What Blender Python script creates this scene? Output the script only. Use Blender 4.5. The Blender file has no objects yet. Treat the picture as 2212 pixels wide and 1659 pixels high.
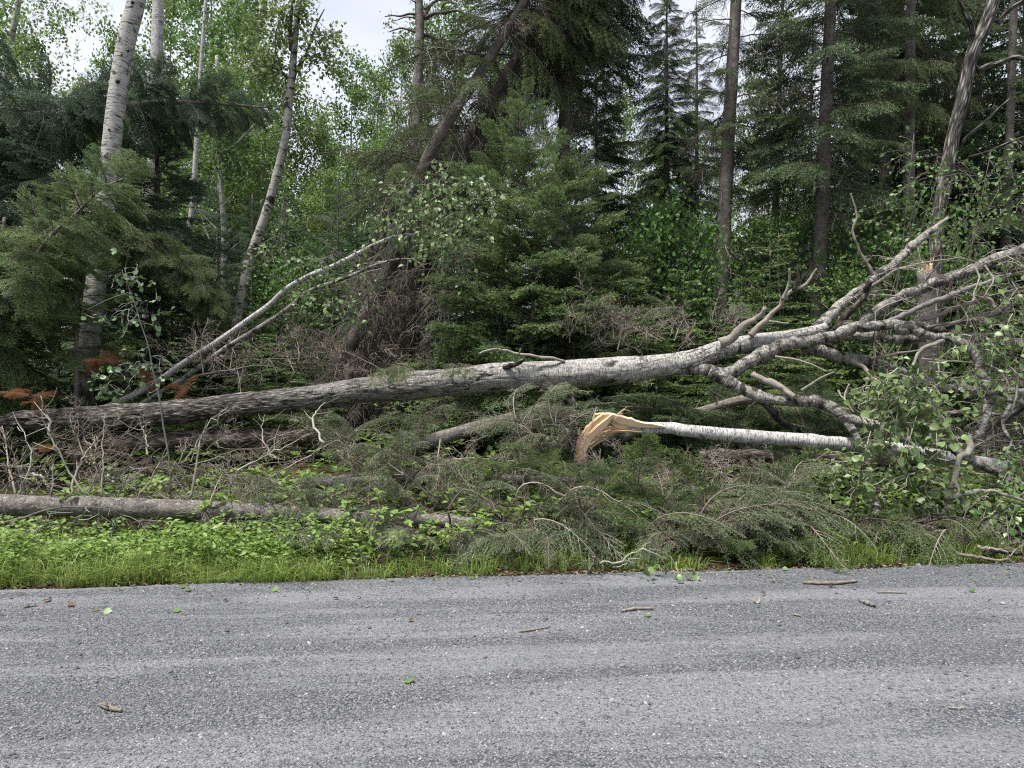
import bpy, math, random
import numpy as np
from mathutils import Vector, Matrix

S = bpy.context.scene
C = S.collection
R = math.radians
rng = np.random.default_rng(7)

# ---------------------------------------------------------------- camera, sky, sun, exposure
cam = bpy.data.cameras.new('camera')
cam.sensor_width = 36.0
cam.lens = 36.0 * 1580 / 2212
cam.clip_end = 400
cam_o = bpy.data.objects.new('camera', cam)
C.objects.link(cam_o)
cam_o.location = (0, 0, 1.6)
cam_o.rotation_euler = (R(90), 0, 0)
S.camera = cam_o

SUN_EL, SUN_AZ = R(70), R(232)            # high, from the left and a little behind the camera
world = bpy.data.worlds.new('World')
S.world = world
world.use_nodes = True
wn, wl = world.node_tree.nodes, world.node_tree.links
wn.clear()
wo = wn.new('ShaderNodeOutputWorld')
sky = wn.new('ShaderNodeTexSky')
sky.sky_type = 'NISHITA'
sky.sun_disc = False
sky.sun_elevation = SUN_EL
sky.sun_rotation = SUN_AZ
b1 = wn.new('ShaderNodeBackground'); b1.inputs[1].default_value = 0.05
wl.new(sky.outputs[0], b1.inputs[0])
tc = wn.new('ShaderNodeTexCoord')
mp = wn.new('ShaderNodeMapping'); mp.inputs['Scale'].default_value = (1.3, 1.3, 3.0)
wl.new(tc.outputs['Generated'], mp.inputs[0])
nz = wn.new('ShaderNodeTexNoise'); nz.inputs['Scale'].default_value = 2.2; nz.inputs['Detail'].default_value = 5
wl.new(mp.outputs[0], nz.inputs['Vector'])
cr = wn.new('ShaderNodeValToRGB')
cr.color_ramp.elements[0].position = 0.32; cr.color_ramp.elements[0].color = (0.62, 0.66, 0.78, 1)
cr.color_ramp.elements[1].position = 0.62; cr.color_ramp.elements[1].color = (0.87, 0.89, 0.95, 1)
wl.new(nz.outputs[0], cr.inputs[0])
b2 = wn.new('ShaderNodeBackground'); b2.inputs[1].default_value = 0.215
wl.new(cr.outputs[0], b2.inputs[0])
mx = wn.new('ShaderNodeMixShader'); mx.inputs[0].default_value = 0.88
wl.new(b1.outputs[0], mx.inputs[1]); wl.new(b2.outputs[0], mx.inputs[2]); wl.new(mx.outputs[0], wo.inputs[0])

sun = bpy.data.lights.new('sun', 'SUN')
sun.energy = 1.5
sun.angle = R(12)
sun.color = (1.0, 0.96, 0.89)
sun_o = bpy.data.objects.new('sun', sun)
C.objects.link(sun_o)
# Nishita: rotation is measured from +Y towards +X
sd = Vector((math.sin(SUN_AZ) * math.cos(SUN_EL), math.cos(SUN_AZ) * math.cos(SUN_EL), math.sin(SUN_EL)))
sun_o.rotation_euler = sd.to_track_quat('Z', 'Y').to_euler()
sun_o.location = sd * 40

S.view_settings.view_transform = 'Standard'
S.view_settings.look = 'None'
S.view_settings.exposure = 2.5
S.view_settings.gamma = 1.0
S.view_settings.use_curve_mapping = False
S.render.engine = 'CYCLES'
cy = S.cycles
cy.max_bounces = 6; cy.diffuse_bounces = 4; cy.glossy_bounces = 1; cy.transmission_bounces = 3
cy.transparent_max_bounces = 4
cy.caustics_reflective = False; cy.caustics_refractive = False
cy.use_denoising = False
cy.use_adaptive_sampling = False
cy.filter_width = 1.15

# ---------------------------------------------------------------- placing
def at(px, py, Y):
    """a point of the 2212 x 1659 survey frame at the distance Y"""
    return np.array([(px - 1106) / 1580 * Y, Y, 1.6 - (py - 829.5) / 1580 * Y])

def c6(cx, cy_, Y): return at(1474.2 + cx * .3335, 540 + cy_ * .3335, Y)
def c5(cx, cy_, Y): return at(737.6 + cx * .3335, 540 + cy_ * .3335, Y)
def c4(cx, cy_, Y): return at(cx * .3335, 540 + cy_ * .3335, Y)
def c3(cx, cy_, Y): return at(1474.2 + cx * .3335, cy_ * .3335, Y)
def c2(cx, cy_, Y): return at(737.6 + cx * .3335, cy_ * .3335, Y)
def c1(cx, cy_, Y): return at(cx * .3335, cy_ * .3335, Y)
def cs(cx, cy_, Y): return at(1188 + cx * .1465, 837 + cy_ * .1465, Y)
def crop(fn, pts, Y0, Y1=None):
    Y1 = Y0 if Y1 is None else Y1
    return [fn(p[0], p[1], Y0 + (Y1 - Y0) * i / max(1, len(pts) - 1)) for i, p in enumerate(pts)]

def hash3(i, j, k, s):
    h = (i * 374761393 + j * 668265263 + k * 2147483647 + s * 974711) & 0xFFFFFFFF
    h = ((h ^ (h >> 13)) * 1274126177) & 0xFFFFFFFF
    h = ((h ^ (h >> 16)) * 2246822519) & 0xFFFFFFFF
    return ((h ^ (h >> 15)) & 0xFFFFFF) / 16777215.0

def vnoise(P, s=0):
    P = np.asarray(P, float)
    I = np.floor(P).astype(np.int64); F = P - I; F = F * F * (3 - 2 * F)
    out = 0
    for a in (0, 1):
        for b in (0, 1):
            for c in (0, 1):
                w = (F[..., 0] if a else 1 - F[..., 0]) * (F[..., 1] if b else 1 - F[..., 1]) * (F[..., 2] if c else 1 - F[..., 2])
                out = out + w * hash3(I[..., 0] + a, I[..., 1] + b, I[..., 2] + c, s)
    return out

def fbm(P, o=3, s=0):
    P = np.asarray(P, float); v = 0; a = .5
    for i in range(o):
        v = v + a * vnoise(P, s + i); P = P * 2.03 + 7.1; a *= .5
    return v / (1 - .5 ** o)

def sstep(a, b, x):
    t = np.clip((x - a) / (b - a), 0, 1)
    return t * t * (3 - 2 * t)

def edge(x): return 6.2 + 0.094 * np.asarray(x)
def ground_z(x, y):
    x = np.asarray(x, float); y = np.asarray(y, float)
    s = y - edge(x)
    z = -0.03 + 0.05 * sstep(0.0, 0.6, s) + 0.40 * sstep(1.2, 5.0, s) + 0.018 * np.maximum(s - 5, 0)
    n = fbm(np.stack([x * .8, y * .8, 0 * x], -1), 3, 3) - .5
    return z + n * (0.05 + 0.25 * sstep(.5, 4, s)) * sstep(0.0, .8, s)

# ---------------------------------------------------------------- mesh building
class MB:
    def __init__(s): s.v, s.f, s.b, s.t, s.n = [], [], [], [], 0
    def add(s, v, faces, mat=0, tint=.5, bark=None, smooth=False):
        v = np.asarray(v, float).reshape(-1, 3); m = len(v)
        for fc in faces:
            fc = np.asarray(fc, np.int64)
            if len(fc): s.f.append((fc + s.n, mat, smooth))
        s.v.append(v)
        s.t.append(np.broadcast_to(np.asarray(tint, float), (m,)))
        s.b.append(v if bark is None else np.asarray(bark, float).reshape(-1, 3))
        s.n += m
    def mesh(s, name, mats, off=(0, 0, 0)):
        me = bpy.data.meshes.new(name)
        V = np.concatenate(s.v) - np.asarray(off)
        me.vertices.add(len(V)); me.vertices.foreach_set('co', V.ravel().astype(np.float32))
        nl = sum(f.size for f, _, _ in s.f); npoly = sum(len(f) for f, _, _ in s.f)
        me.loops.add(nl); me.polygons.add(npoly)
        me.loops.foreach_set('vertex_index', np.concatenate([f.ravel() for f, _, _ in s.f]).astype(np.int32))
        tot = np.concatenate([np.full(len(f), f.shape[1]) for f, _, _ in s.f])
        me.polygons.foreach_set('loop_start', (np.cumsum(tot) - tot).astype(np.int32))
        me.polygons.foreach_set('material_index', np.concatenate([np.full(len(f), m) for f, m, _ in s.f]).astype(np.int32))
        me.polygons.foreach_set('use_smooth', np.concatenate([np.full(len(f), sm) for f, _, sm in s.f]).astype(bool))
        a = me.attributes.new('bark', 'FLOAT_VECTOR', 'POINT'); a.data.foreach_set('vector', np.concatenate(s.b).ravel().astype(np.float32))
        a = me.attributes.new('tint', 'FLOAT', 'POINT'); a.data.foreach_set('value', np.concatenate(s.t).astype(np.float32))
        me.update(calc_edges=True)
        for m in mats: me.materials.append(m)
        return me
    def build(s, name, mats, parent=None, off=None):
        if off is None: off = parent.location if parent is not None and parent.get('loc0') is None else (0, 0, 0)
        o = bpy.data.objects.new(name, s.mesh(name, mats if isinstance(mats, (list, tuple)) else [mats], np.array(off)))
        C.objects.link(o)
        if parent is not None: o.parent = parent
        return o

def tag(o, label=None, cat=None, group=None, kind=None):
    if label: o['label'] = label
    if cat: o['category'] = cat
    if group: o['group'] = group
    if kind: o['kind'] = kind
    return o

def thing(name, label, cat, loc=(0, 0, 0), group=None):
    o = bpy.data.objects.new(name, None); C.objects.link(o)
    o.empty_display_size = .2
    o.location = [float(c) for c in loc]
    return tag(o, label, cat, group)

def inst(name, mesh, parent, M=None, mat_override=None):
    o = bpy.data.objects.new(name, mesh); C.objects.link(o)
    o.parent = parent
    if M is not None: o.matrix_basis = M
    if mat_override:
        for i, m in mat_override.items():
            o.material_slots[i].link = 'OBJECT'; o.material_slots[i].material = m
    return o

def unit(v):
    v = np.asarray(v, float); return v / max(1e-9, np.linalg.norm(v))

def frame_matrix(pos, D, up, sc=1.0):
    X = unit(D); Y = np.cross(up, X)
    if np.linalg.norm(Y) < 1e-4: Y = np.cross((0, 1, 0.01), X)
    Y = unit(Y); Z = np.cross(X, Y)
    return Matrix(((X[0] * sc, Y[0] * sc, Z[0] * sc, pos[0]), (X[1] * sc, Y[1] * sc, Z[1] * sc, pos[1]),
                   (X[2] * sc, Y[2] * sc, Z[2] * sc, pos[2]), (0, 0, 0, 1)))

def spline(pts, k):
    P = np.asarray(pts, float); m = len(P)
    if m == 2: return P[0] + (P[1] - P[0]) * np.linspace(0, 1, k)[:, None]
    d = np.concatenate([[0], np.cumsum(np.linalg.norm(np.diff(P, axis=0), axis=1))]); u = d / d[-1]
    T = np.zeros_like(P)
    T[1:-1] = (P[2:] - P[:-2]) / (u[2:] - u[:-2])[:, None]
    T[0] = (P[1] - P[0]) / (u[1] - u[0]); T[-1] = (P[-1] - P[-2]) / (u[-1] - u[-2])
    q = np.linspace(0, 1, k); i = np.clip(np.searchsorted(u, q, 'right') - 1, 0, m - 2)
    h = (u[i + 1] - u[i]); t = ((q - u[i]) / h)[:, None]; h = h[:, None]
    return ((2 * t**3 - 3 * t**2 + 1) * P[i] + (t**3 - 2 * t**2 + t) * h * T[i] + (-2 * t**3 + 3 * t**2) * P[i + 1] + (t**3 - t**2) * h * T[i + 1])

def tube(mb, pts, r, n=6, mat=0, tint=.5, smooth=True, rough=None, caps=True, s0=0.0, jag=0.0):
    P = np.asarray(pts, float); m = len(P)
    r = np.interp(np.linspace(0, 1, m), np.linspace(0, 1, len(r)), r) if np.ndim(r) else np.full(m, r)
    T = np.gradient(P, axis=0); L = np.linalg.norm(T, axis=1); T = T / np.maximum(L, 1e-9)[:, None]
    mt = np.abs(T.mean(0)); ref = np.zeros(3); ref[int(np.argmin(mt))] = 1
    U = np.cross(ref, T); U /= np.maximum(np.linalg.norm(U, axis=1), 1e-9)[:, None]
    V = np.cross(T, U)
    s = s0 + np.concatenate([[0], np.cumsum(np.linalg.norm(np.diff(P, axis=0), axis=1))])
    th = np.linspace(0, 2 * np.pi, n, endpoint=False); ct, st = np.cos(th), np.sin(th)
    B = np.stack([r[:, None] * ct, r[:, None] * st, np.repeat(s[:, None], n, 1)], -1)
    rr = np.repeat(r[:, None], n, 1)
    if rough is not None: rr = rr * rough(B, s, th)
    ring = P[:, None] + rr[..., None] * (ct[None, :, None] * U[:, None] + st[None, :, None] * V[:, None])
    if jag:
        ring[-1] += T[-1] * (rng.random((n, 1)) * jag); ring[0] -= T[0] * (rng.random((n, 1)) * jag * .4)
    i = np.arange(m - 1)[:, None] * n; j = np.arange(n)[None]; j2 = (j + 1) % n
    q = np.stack([i + j, i + j2, i + n + j2, i + n + j], -1).reshape(-1, 4)
    v = ring.reshape(-1, 3); b = B.reshape(-1, 3); fs = [q]
    if caps:
        v = np.concatenate([v, [P[0], P[-1] + T[-1] * (r[-1] * .3 if not jag else -jag * .2)]]); b = np.concatenate([b, [[0, 0, s[0]], [0, 0, s[-1]]]])
        k = m * n; jj = np.arange(n); j3 = (jj + 1) % n
        fs.append(np.concatenate([np.stack([np.full(n, k), j3, jj], 1), np.stack([np.full(n, k + 1), (m - 1) * n + jj, (m - 1) * n + j3], 1)]))
    if callable(tint):
        tint = np.concatenate([tint(B).ravel(), [.5, .5]]) if caps else tint(B).ravel()
    mb.add(v, fs, mat, tint, b, smooth)
    return P

def needles(mb, P0, P1, tint, ns, nl, nw, flat=.7, mat=1, fwd=.55, g=None):
    g = g or rng
    P0 = np.asarray(P0); P1 = np.asarray(P1); tint = np.asarray(tint, float)
    D = P1 - P0; L = np.linalg.norm(D, axis=1); D = D / np.maximum(L, 1e-9)[:, None]
    cnt = np.maximum(1, np.ceil(L / ns)).astype(int)
    ix = np.repeat(np.arange(len(L)), cnt); k = len(ix)
    d = D[ix]; p = P0[ix] + d * (g.random(k) * L[ix])[:, None]
    side = np.cross(d, (0, 0, 1.0)); nn = np.linalg.norm(side, axis=1); side[nn < 1e-3] = (1, 0, 0)
    side /= np.maximum(np.linalg.norm(side, axis=1), 1e-6)[:, None]
    up = np.cross(side, d)
    ph = np.where(g.random(k) < flat, np.where(g.random(k) < .5, 0, np.pi) + g.normal(.0, .35, k) , g.random(k) * 2 * np.pi)
    f = fwd * (.6 + .8 * g.random(k))
    dr = d * f[:, None] + side * np.cos(ph)[:, None] + up * np.sin(ph)[:, None] + g.normal(0, .12, (k, 3))
    dr /= np.linalg.norm(dr, axis=1)[:, None]
    w = np.cross(dr, up + g.normal(0, .5, (k, 3))); w /= np.maximum(np.linalg.norm(w, axis=1), 1e-6)[:, None]
    w *= nw * .5; ln = (nl * (.75 + .5 * g.random(k)))[:, None]
    v = np.stack([p - w, p + w, p + dr * ln], 1).reshape(-1, 3)
    fi = np.arange(3 * k).reshape(-1, 3)
    tt = np.repeat(tint[ix] + g.normal(0, .06, k), 3)
    mb.add(v, [fi], mat, tt)

def conifer_branch(name, seed, mats, L=1.2, wmax=.42, lat=.05, sub=.045, subl=.09, ang=52, rise=.12, droop=.3, latdroop=.12,
                   hang=.0, nl=.019, nw=.0042, ns=.0065, flat=.75, live0=.15, keep=1.0, tip=.3, r0=.012, subhang=.0, twig=True, mb=None, M=None, tint0=.42):
    """one live conifer bough along +X: axis, side shoots, twigs and their needles"""
    g = np.random.default_rng(seed)
    own = mb is None
    if own: mb = MB()
    start = mb.n, len(mb.v)
    t = np.linspace(0, 1, 10)
    ax = np.stack([L * t, L * .06 * np.sin(t * 3 + g.random() * 6) * t, L * (rise * t - droop * t * t)], 1)
    segA, segB, tn = [], [], []
    tube(mb, ax, [r0, r0 * .25], 4, 0, g.random(), caps=False)
    axf = lambda q: np.array([np.interp(q, t, ax[:, k]) for k in range(3)])
    step = lat / L
    for sgn in (1, -1):
        q = .08 + g.random() * step
        while q < .99:
            p = axf(q); T = unit(axf(min(1, q + .03)) - axf(max(0, q - .03)))
            Sd = unit(np.cross((0, 0, 1), T)) * sgn; Up = np.cross(T, Sd) * sgn
            ll = wmax * min(1, (1.03 - q) / .62) ** .85 * (.55 + .45 * min(1, q / .3)) * (.7 + .45 * g.random())
            a = R(ang + g.normal(0, 8)) * (1 - .3 * q)
            d = unit(T * math.cos(a) + Sd * math.sin(a) + Up * g.normal(0, .18) + np.array([0, 0, -latdroop]))
            u = np.linspace(0, 1, 5)[:, None]
            pl = p + d * (ll * u) + np.array([0, 0, -1.0]) * (ll * hang * u**2) + T * (ll * .12 * u**2)
            live = q > live0 and g.random() < keep
            lt = tint0 + g.normal(0, .12)
            if twig: tube(mb, pl[::2], [r0 * .32, r0 * .12], 3, 0, g.random(), caps=False, smooth=False)
            for i in range(4):
                if live and (i > 0 or g.random() < .5):
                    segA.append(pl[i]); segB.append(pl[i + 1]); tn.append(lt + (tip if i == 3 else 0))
            if ll > subl * .8:
                for s2 in (1, -1):
                    w = .15 + g.random() * sub / ll
                    while w < .95:
                        pp = p + d * (ll * w) + np.array([0, 0, -1.0]) * (ll * hang * w * w) + T * (ll * .12 * w * w)
                        dd = unit(d * .75 + np.cross(Up, d) * s2 * .8 + Up * g.normal(0, .2) + np.array([0, 0, -subhang]))
                        sl = subl * (1.15 - .6 * w) * (.7 + .6 * g.random())
                        e = pp + dd * sl
                        if live and g.random() < .95:
                            m2 = pp + dd * sl * .55
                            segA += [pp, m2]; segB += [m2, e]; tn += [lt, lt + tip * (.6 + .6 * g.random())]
                        elif twig:
                            tube(mb, [pp, pp + dd * sl * .6, e], [r0 * .14, r0 * .08], 3, 0, g.random(), caps=False, smooth=False)
                        w += sub / ll * (.7 + .6 * g.random())
            q += step * (.7 + .6 * g.random())
    for i in range(4, 9):
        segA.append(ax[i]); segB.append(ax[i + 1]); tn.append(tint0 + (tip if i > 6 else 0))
    needles(mb, segA, segB, tn, ns, nl, nw, flat, 1, g=g)
    if M is not None:
        M = np.array(M)
        for i in range(start[1], len(mb.v)): mb.v[i] = mb.v[i] @ M[:3, :3].T + M[:3, 3]
    return mb.mesh(name, mats) if own else None

def dead_branch(name, seed, mats, L=1.1, n1=16, wmax=.45, hang=.2, droop=.2, rise=.1, r0=.012, n2=5, n3=1, ang=55, fan=1.0):
    """a bare bough along +X with three orders of thin twigs"""
    g = np.random.default_rng(seed); mb = MB()
    k = np.linspace(0, 1, 9)
    wob = np.cumsum(g.normal(0, .03, (9, 3)), 0) * L * fan
    ax = np.stack([L * k, 0 * k, L * (rise * k - droop * k * k)], 1) + wob * k[:, None]
    tube(mb, ax, [r0, r0 * .3], 4, 0, g.random(), caps=False)
    def grow(pl, r, n, wl, depth):
        for _ in range(n):
            q = .12 + .86 * g.random(); f = q * (len(pl) - 1); i = min(int(f), len(pl) - 2)
            p = pl[i] + (pl[i + 1] - pl[i]) * (f - i); T = unit(pl[i + 1] - pl[i])
            rv = unit(np.cross(T, g.normal(0, 1, 3))) * np.array([1, 1, .6])
            a = R(ang + g.normal(0, 14)); d = unit(T * math.cos(a) + rv * math.sin(a))
            ll = wl * (1.1 - .7 * q) * (.4 + .8 * g.random()); u = np.linspace(0, 1, 4)[:, None]
            sw = unit(g.normal(0, 1, 3))
            q2 = p + d * (ll * u) + np.array([0, 0, -1.0]) * (ll * hang * u**2) + sw * (ll * .15 * np.sin(u * 3))
            tube(mb, q2, [r, r * .5], 3, 0, g.random(), caps=False, smooth=False)
            if depth and ll > .06: grow(q2, r * .7, n2 if depth > 1 else n3, ll * .5, depth - 1)
    grow(ax, r0 * .4, n1, wmax, 2)
    return mb.mesh(name, mats)

def leaf_cards(mb, P, D, N, size, tint, mat=1, asp=.8, fold=.12):
    """small two-faced folded leaves: base, left edge, tip, right edge"""
    P = np.asarray(P); k = len(P)
    D = D / np.maximum(np.linalg.norm(D, axis=1), 1e-6)[:, None]
    W = np.cross(D, N); W /= np.maximum(np.linalg.norm(W, axis=1), 1e-6)[:, None]
    Nn = np.cross(W, D)
    s = np.broadcast_to(np.asarray(size, float), (k,))[:, None]
    m = P + D * s * .45
    v = np.stack([P, m + W * s * asp * .5 + Nn * s * fold, P + D * s, m - W * s * asp * .5 + Nn * s * fold], 1).reshape(-1, 3)
    b = np.arange(k)[:, None] * 4
    f = np.concatenate([b + np.array([[0, 2, 1]]), b + np.array([[0, 3, 2]])])
    mb.add(v, [f], mat, np.repeat(np.broadcast_to(tint, (k,)), 4))

def leaf_mesh(name, mats, kind='aspen', fold=.1, curl=.12):
    """one leaf with outline, fold and curl, 1 long along +X from the end of its stalk"""
    if kind == 'aspen':   o = [(0, 0), (.06, .20), (.22, .42), (.45, .47), (.68, .36), (.86, .17), (1.0, 0)]
    else:                 o = [(0, 0), (.08, .14), (.26, .31), (.48, .34), (.70, .24), (.87, .11), (1.0, 0)]
    mb = MB(); n = len(o)
    z = lambda x: -curl * x * x
    mid = [(x, 0, z(x)) for x, _ in o]; lf = [(x, y, z(x) + fold * abs(y) * 2) for x, y in o]; rt = [(x, -y, p) for x, y, p in lf]
    v = mid + lf[1:-1] + rt[1:-1]; a = n; b = n + n - 2; f4 = []; f3 = [(0, 1, a), (0, b, 1), (n - 2, n - 1, a + n - 3), (n - 2, b + n - 3, n - 1)]
    for i in range(1, n - 2):
        f4.append((i, i + 1, a + i, a + i - 1)); f4.append((i, b + i - 1, b + i, i + 1))
    mb.add(v, [f3, f4], 0, .5, None, True)
    tube(mb, [(-.55, 0, .03), (-.25, 0, .0), (0, 0, 0)], [.012, .012], 3, 1, .8, False, caps=False)
    return mb.mesh(name, mats)
# ---------------------------------------------------------------- materials
class NT:
    def __init__(s, name):
        s.m = bpy.data.materials.new(name); s.m.use_nodes = True
        s.n, s.l = s.m.node_tree.nodes, s.m.node_tree.links; s.n.clear()
        s.out = s.n.new('ShaderNodeOutputMaterial')
    def new(s, t, **k):
        o = s.n.new(t)
        for a, b in k.items(): setattr(o, a, b)
        return o
    def put(s, node, inp, val):
        i = node.inputs[inp]
        if isinstance(val, bpy.types.NodeSocket): s.l.new(val, i)
        else: i.default_value = val
    def attr(s, name, out='Fac'): return s.new('ShaderNodeAttribute', attribute_name=name).outputs[out]
    def mapping(s, vec, sc, loc=(0, 0, 0)):
        o = s.new('ShaderNodeMapping'); s.put(o, 0, vec); o.inputs['Scale'].default_value = sc; o.inputs['Location'].default_value = loc
        return o.outputs[0]
    def noise(s, vec, scale=5, detail=3, rough=.55, dist=0):
        o = s.new('ShaderNodeTexNoise'); s.put(o, 'Vector', vec); o.inputs['Scale'].default_value = scale
        o.inputs['Detail'].default_value = detail; o.inputs['Roughness'].default_value = rough; o.inputs['Distortion'].default_value = dist
        return o.outputs[0]
    def voro(s, vec, scale=5, feature='F1', out=0, rnd=1):
        o = s.new('ShaderNodeTexVoronoi', feature=feature); s.put(o, 'Vector', vec); o.inputs['Scale'].default_value = scale
        o.inputs['Randomness'].default_value = rnd
        return o.outputs[out]
    def ramp(s, fac, stops, interp='LINEAR'):
        o = s.new('ShaderNodeValToRGB'); s.put(o, 0, fac); e = o.color_ramp.elements; o.color_ramp.interpolation = interp
        while len(e) < len(stops): e.new(.5)
        for x, (p, c) in zip(e, stops):
            x.position = p; x.color = (c, c, c, 1) if not isinstance(c, tuple) else (*c, 1)
        return o.outputs[0]
    def mix(s, fac, a, b, mode='MIX'):
        o = s.new('ShaderNodeMix', data_type='RGBA', blend_type=mode)
        s.put(o, 0, fac)
        for i, x in ((6, a), (7, b)):
            s.put(o, i, (*x, 1) if isinstance(x, tuple) else x)
        return o.outputs[2]
    def math(s, op, a, b=0.0, clamp=False):
        o = s.new('ShaderNodeMath', operation=op, use_clamp=clamp); s.put(o, 0, a); s.put(o, 1, b); return o.outputs[0]
    def bump(s, h, strength=.5, dist=.01):
        o = s.new('ShaderNodeBump'); o.inputs['Strength'].default_value = strength; o.inputs['Distance'].default_value = dist
        s.put(o, 'Height', h); return o.outputs[0]
    def done(s, col, rough=.8, spec=.3, normal=None, trans=0, tcol=None):
        p = s.new('ShaderNodeBsdfPrincipled'); s.put(p, 'Base Color', (*col, 1) if isinstance(col, tuple) else col)
        s.put(p, 'Roughness', rough); p.inputs['Specular IOR Level'].default_value = spec
        if normal is not None: s.put(p, 'Normal', normal)
        sh = p.outputs[0]
        if trans:
            t = s.new('ShaderNodeBsdfTranslucent'); s.put(t, 0, tcol if tcol is not None else col)
            x = s.new('ShaderNodeMixShader'); x.inputs[0].default_value = trans
            s.l.new(sh, x.inputs[1]); s.l.new(t.outputs[0], x.inputs[2]); sh = x.outputs[0]
        s.l.new(sh, s.out.inputs[0]); return s.m

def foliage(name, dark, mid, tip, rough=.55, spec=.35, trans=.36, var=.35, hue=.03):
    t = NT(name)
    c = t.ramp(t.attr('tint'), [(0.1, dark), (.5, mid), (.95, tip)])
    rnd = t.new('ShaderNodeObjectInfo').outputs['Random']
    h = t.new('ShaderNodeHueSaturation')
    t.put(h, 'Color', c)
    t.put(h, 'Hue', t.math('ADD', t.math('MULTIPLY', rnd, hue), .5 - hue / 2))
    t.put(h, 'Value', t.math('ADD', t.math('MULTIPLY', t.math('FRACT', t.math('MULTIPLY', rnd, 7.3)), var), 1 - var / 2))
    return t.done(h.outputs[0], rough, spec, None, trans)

M_FIR = foliage('fir_needles', (.042, .074, .022), (.088, .140, .044), (.20, .275, .09))
M_YFIR = foliage('young_fir_needles', (.048, .088, .030), (.096, .152, .056), (.215, .30, .115))
M_SPRUCE = foliage('spruce_needles', (.030, .052, .024), (.060, .097, .043), (.135, .19, .083))
M_BLUE = foliage('blue_spruce_needles', (.030, .056, .034), (.059, .104, .060), (.14, .215, .122))
M_OLIVE = foliage('olive_spruce_needles', (.042, .064, .022), (.076, .110, .040), (.165, .22, .085))
M_DRAPE = foliage('wilting_fir_needles', (.060, .088, .038), (.112, .150, .072), (.185, .225, .125), trans=.2)
M_BROWN = foliage('dead_brown_needles', (.11, .035, .012), (.19, .062, .02), (.27, .10, .035))
M_ASPENF = foliage('far_aspen_leaves', (.075, .130, .030), (.13, .205, .055), (.20, .285, .095), .5, .4, .45)
M_ASPEN = foliage('aspen_leaves', (.064, .118, .034), (.112, .172, .056), (.19, .26, .10), .42, .5, .25, .5)
M_BIRCHL = foliage('birch_leaves', (.060, .115, .030), (.12, .19, .065), (.27, .33, .19), .45, .45, .3, .6)
M_POPLAR = foliage('poplar_leaves', (.055, .115, .050), (.10, .165, .075), (.16, .23, .11), .42, .5, .25, .4)
M_SHRUB = foliage('shrub_leaves', (.044, .105, .018), (.075, .150, .030), (.12, .205, .055), .5, .4, .35)
M_HERB = foliage('herb_leaves', (.075, .14, .022), (.145, .225, .045), (.24, .32, .085), .5, .4, .35)
M_GRASS = foliage('grass_blades', (.10, .165, .028), (.20, .275, .06), (.32, .38, .14), .5, .4, .35)
M_LITTER = foliage('leaf_litter', (.040, .028, .018), (.085, .062, .038), (.16, .13, .085), .9, .1, 0)

def m_white_bark(name, furrow_lo, furrow_hi, white=(.46, .45, .425), dark_lo=.40, lichen=.25, dash=(14, 14, 120), dk=(.33, .47), crack=0.0, geo=False):
    """white bark with cross-wise marks; rough dark furrows where the coordinate along the stem lies between the two limits"""
    t = NT(name); b = t.attr('bark', 'Vector')
    z = t.new('ShaderNodeSeparateXYZ'); t.put(z, 0, b); z = z.outputs[2]
    lent = t.noise(t.mapping(b, dash), 1, 4, .7, .5)
    lent = t.ramp(lent, [(dk[0], 0.0), (dk[1], 1.0)])
    big = t.ramp(t.noise(t.mapping(b, (5, 5, 9)), 1, 4, .6, .8), [(dark_lo - .17, 0.0), (dark_lo - .05, 1.0)])
    fine = t.noise(b, 60, 4, .7)
    col = t.mix(fine, tuple(w * .72 for w in white), tuple(min(.7, w * 1.22) for w in white))
    col = t.mix(t.ramp(t.noise(b, 7, 4), [(.45, 0.0), (.7, lichen)]), col, (.30, .30, .24))
    col = t.mix(lent, (.05, .043, .038), col)
    col = t.mix(big, (.030, .026, .023), col)
    ck = t.math('ABSOLUTE', t.math('SUBTRACT', t.noise(t.mapping(b, (12, 12, 2.2)), 1, 5, .65, 1.2), .5))
    ck = t.math('MULTIPLY', t.ramp(ck, [(.012, 1.0), (.045, 0.0)]), t.math('MULTIPLY', t.ramp(t.noise(b, 2.6, 3), [(.42, 0.0), (.58, 1.0)]), crack))
    col = t.mix(ck, col, (.025, .022, .02))
    geo = t.attr('tint') if geo else None
    fv = t.math('ADD', t.math('MULTIPLY', t.noise(t.mapping(b, (24, 24, 5.0)), 1, 5, .65, .6), 1.0), t.math('MULTIPLY', t.voro(t.mapping(b, (38, 38, 8)), 1, 'DISTANCE_TO_EDGE'), .6))
    furc = t.ramp(fv, [(.47, (.018, .015, .013)), (.60, (.085, .077, .068)), (.84, (.30, .285, .26))])
    if furrow_hi != furrow_lo:
        k = t.math('ADD', z, t.math('MULTIPLY', t.math('SUBTRACT', t.noise(b, 3.5, 4), .5), 3.0))
        mr = t.new('ShaderNodeMapRange'); t.put(mr, 0, k); mr.inputs[1].default_value = furrow_hi; mr.inputs[2].default_value = furrow_lo; mr.clamp = True
        f = mr.outputs[0]
        col = t.mix(f, col, furc)
        hgt = t.math('ADD', t.math('MULTIPLY', fv, t.math('MULTIPLY', f, 1.6)), t.math('MULTIPLY', lent, .25))
    else:
        hgt = t.math('ADD', t.math('MULTIPLY', big, .6), t.math('MULTIPLY', lent, .25))
    if geo is not None: col = t.mix(t.ramp(geo, [(.15, 0.0), (.75, .92)]), col, (.020, .017, .015))
    return t.done(col, .75, .25, t.bump(hgt, .8, .02))

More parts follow.
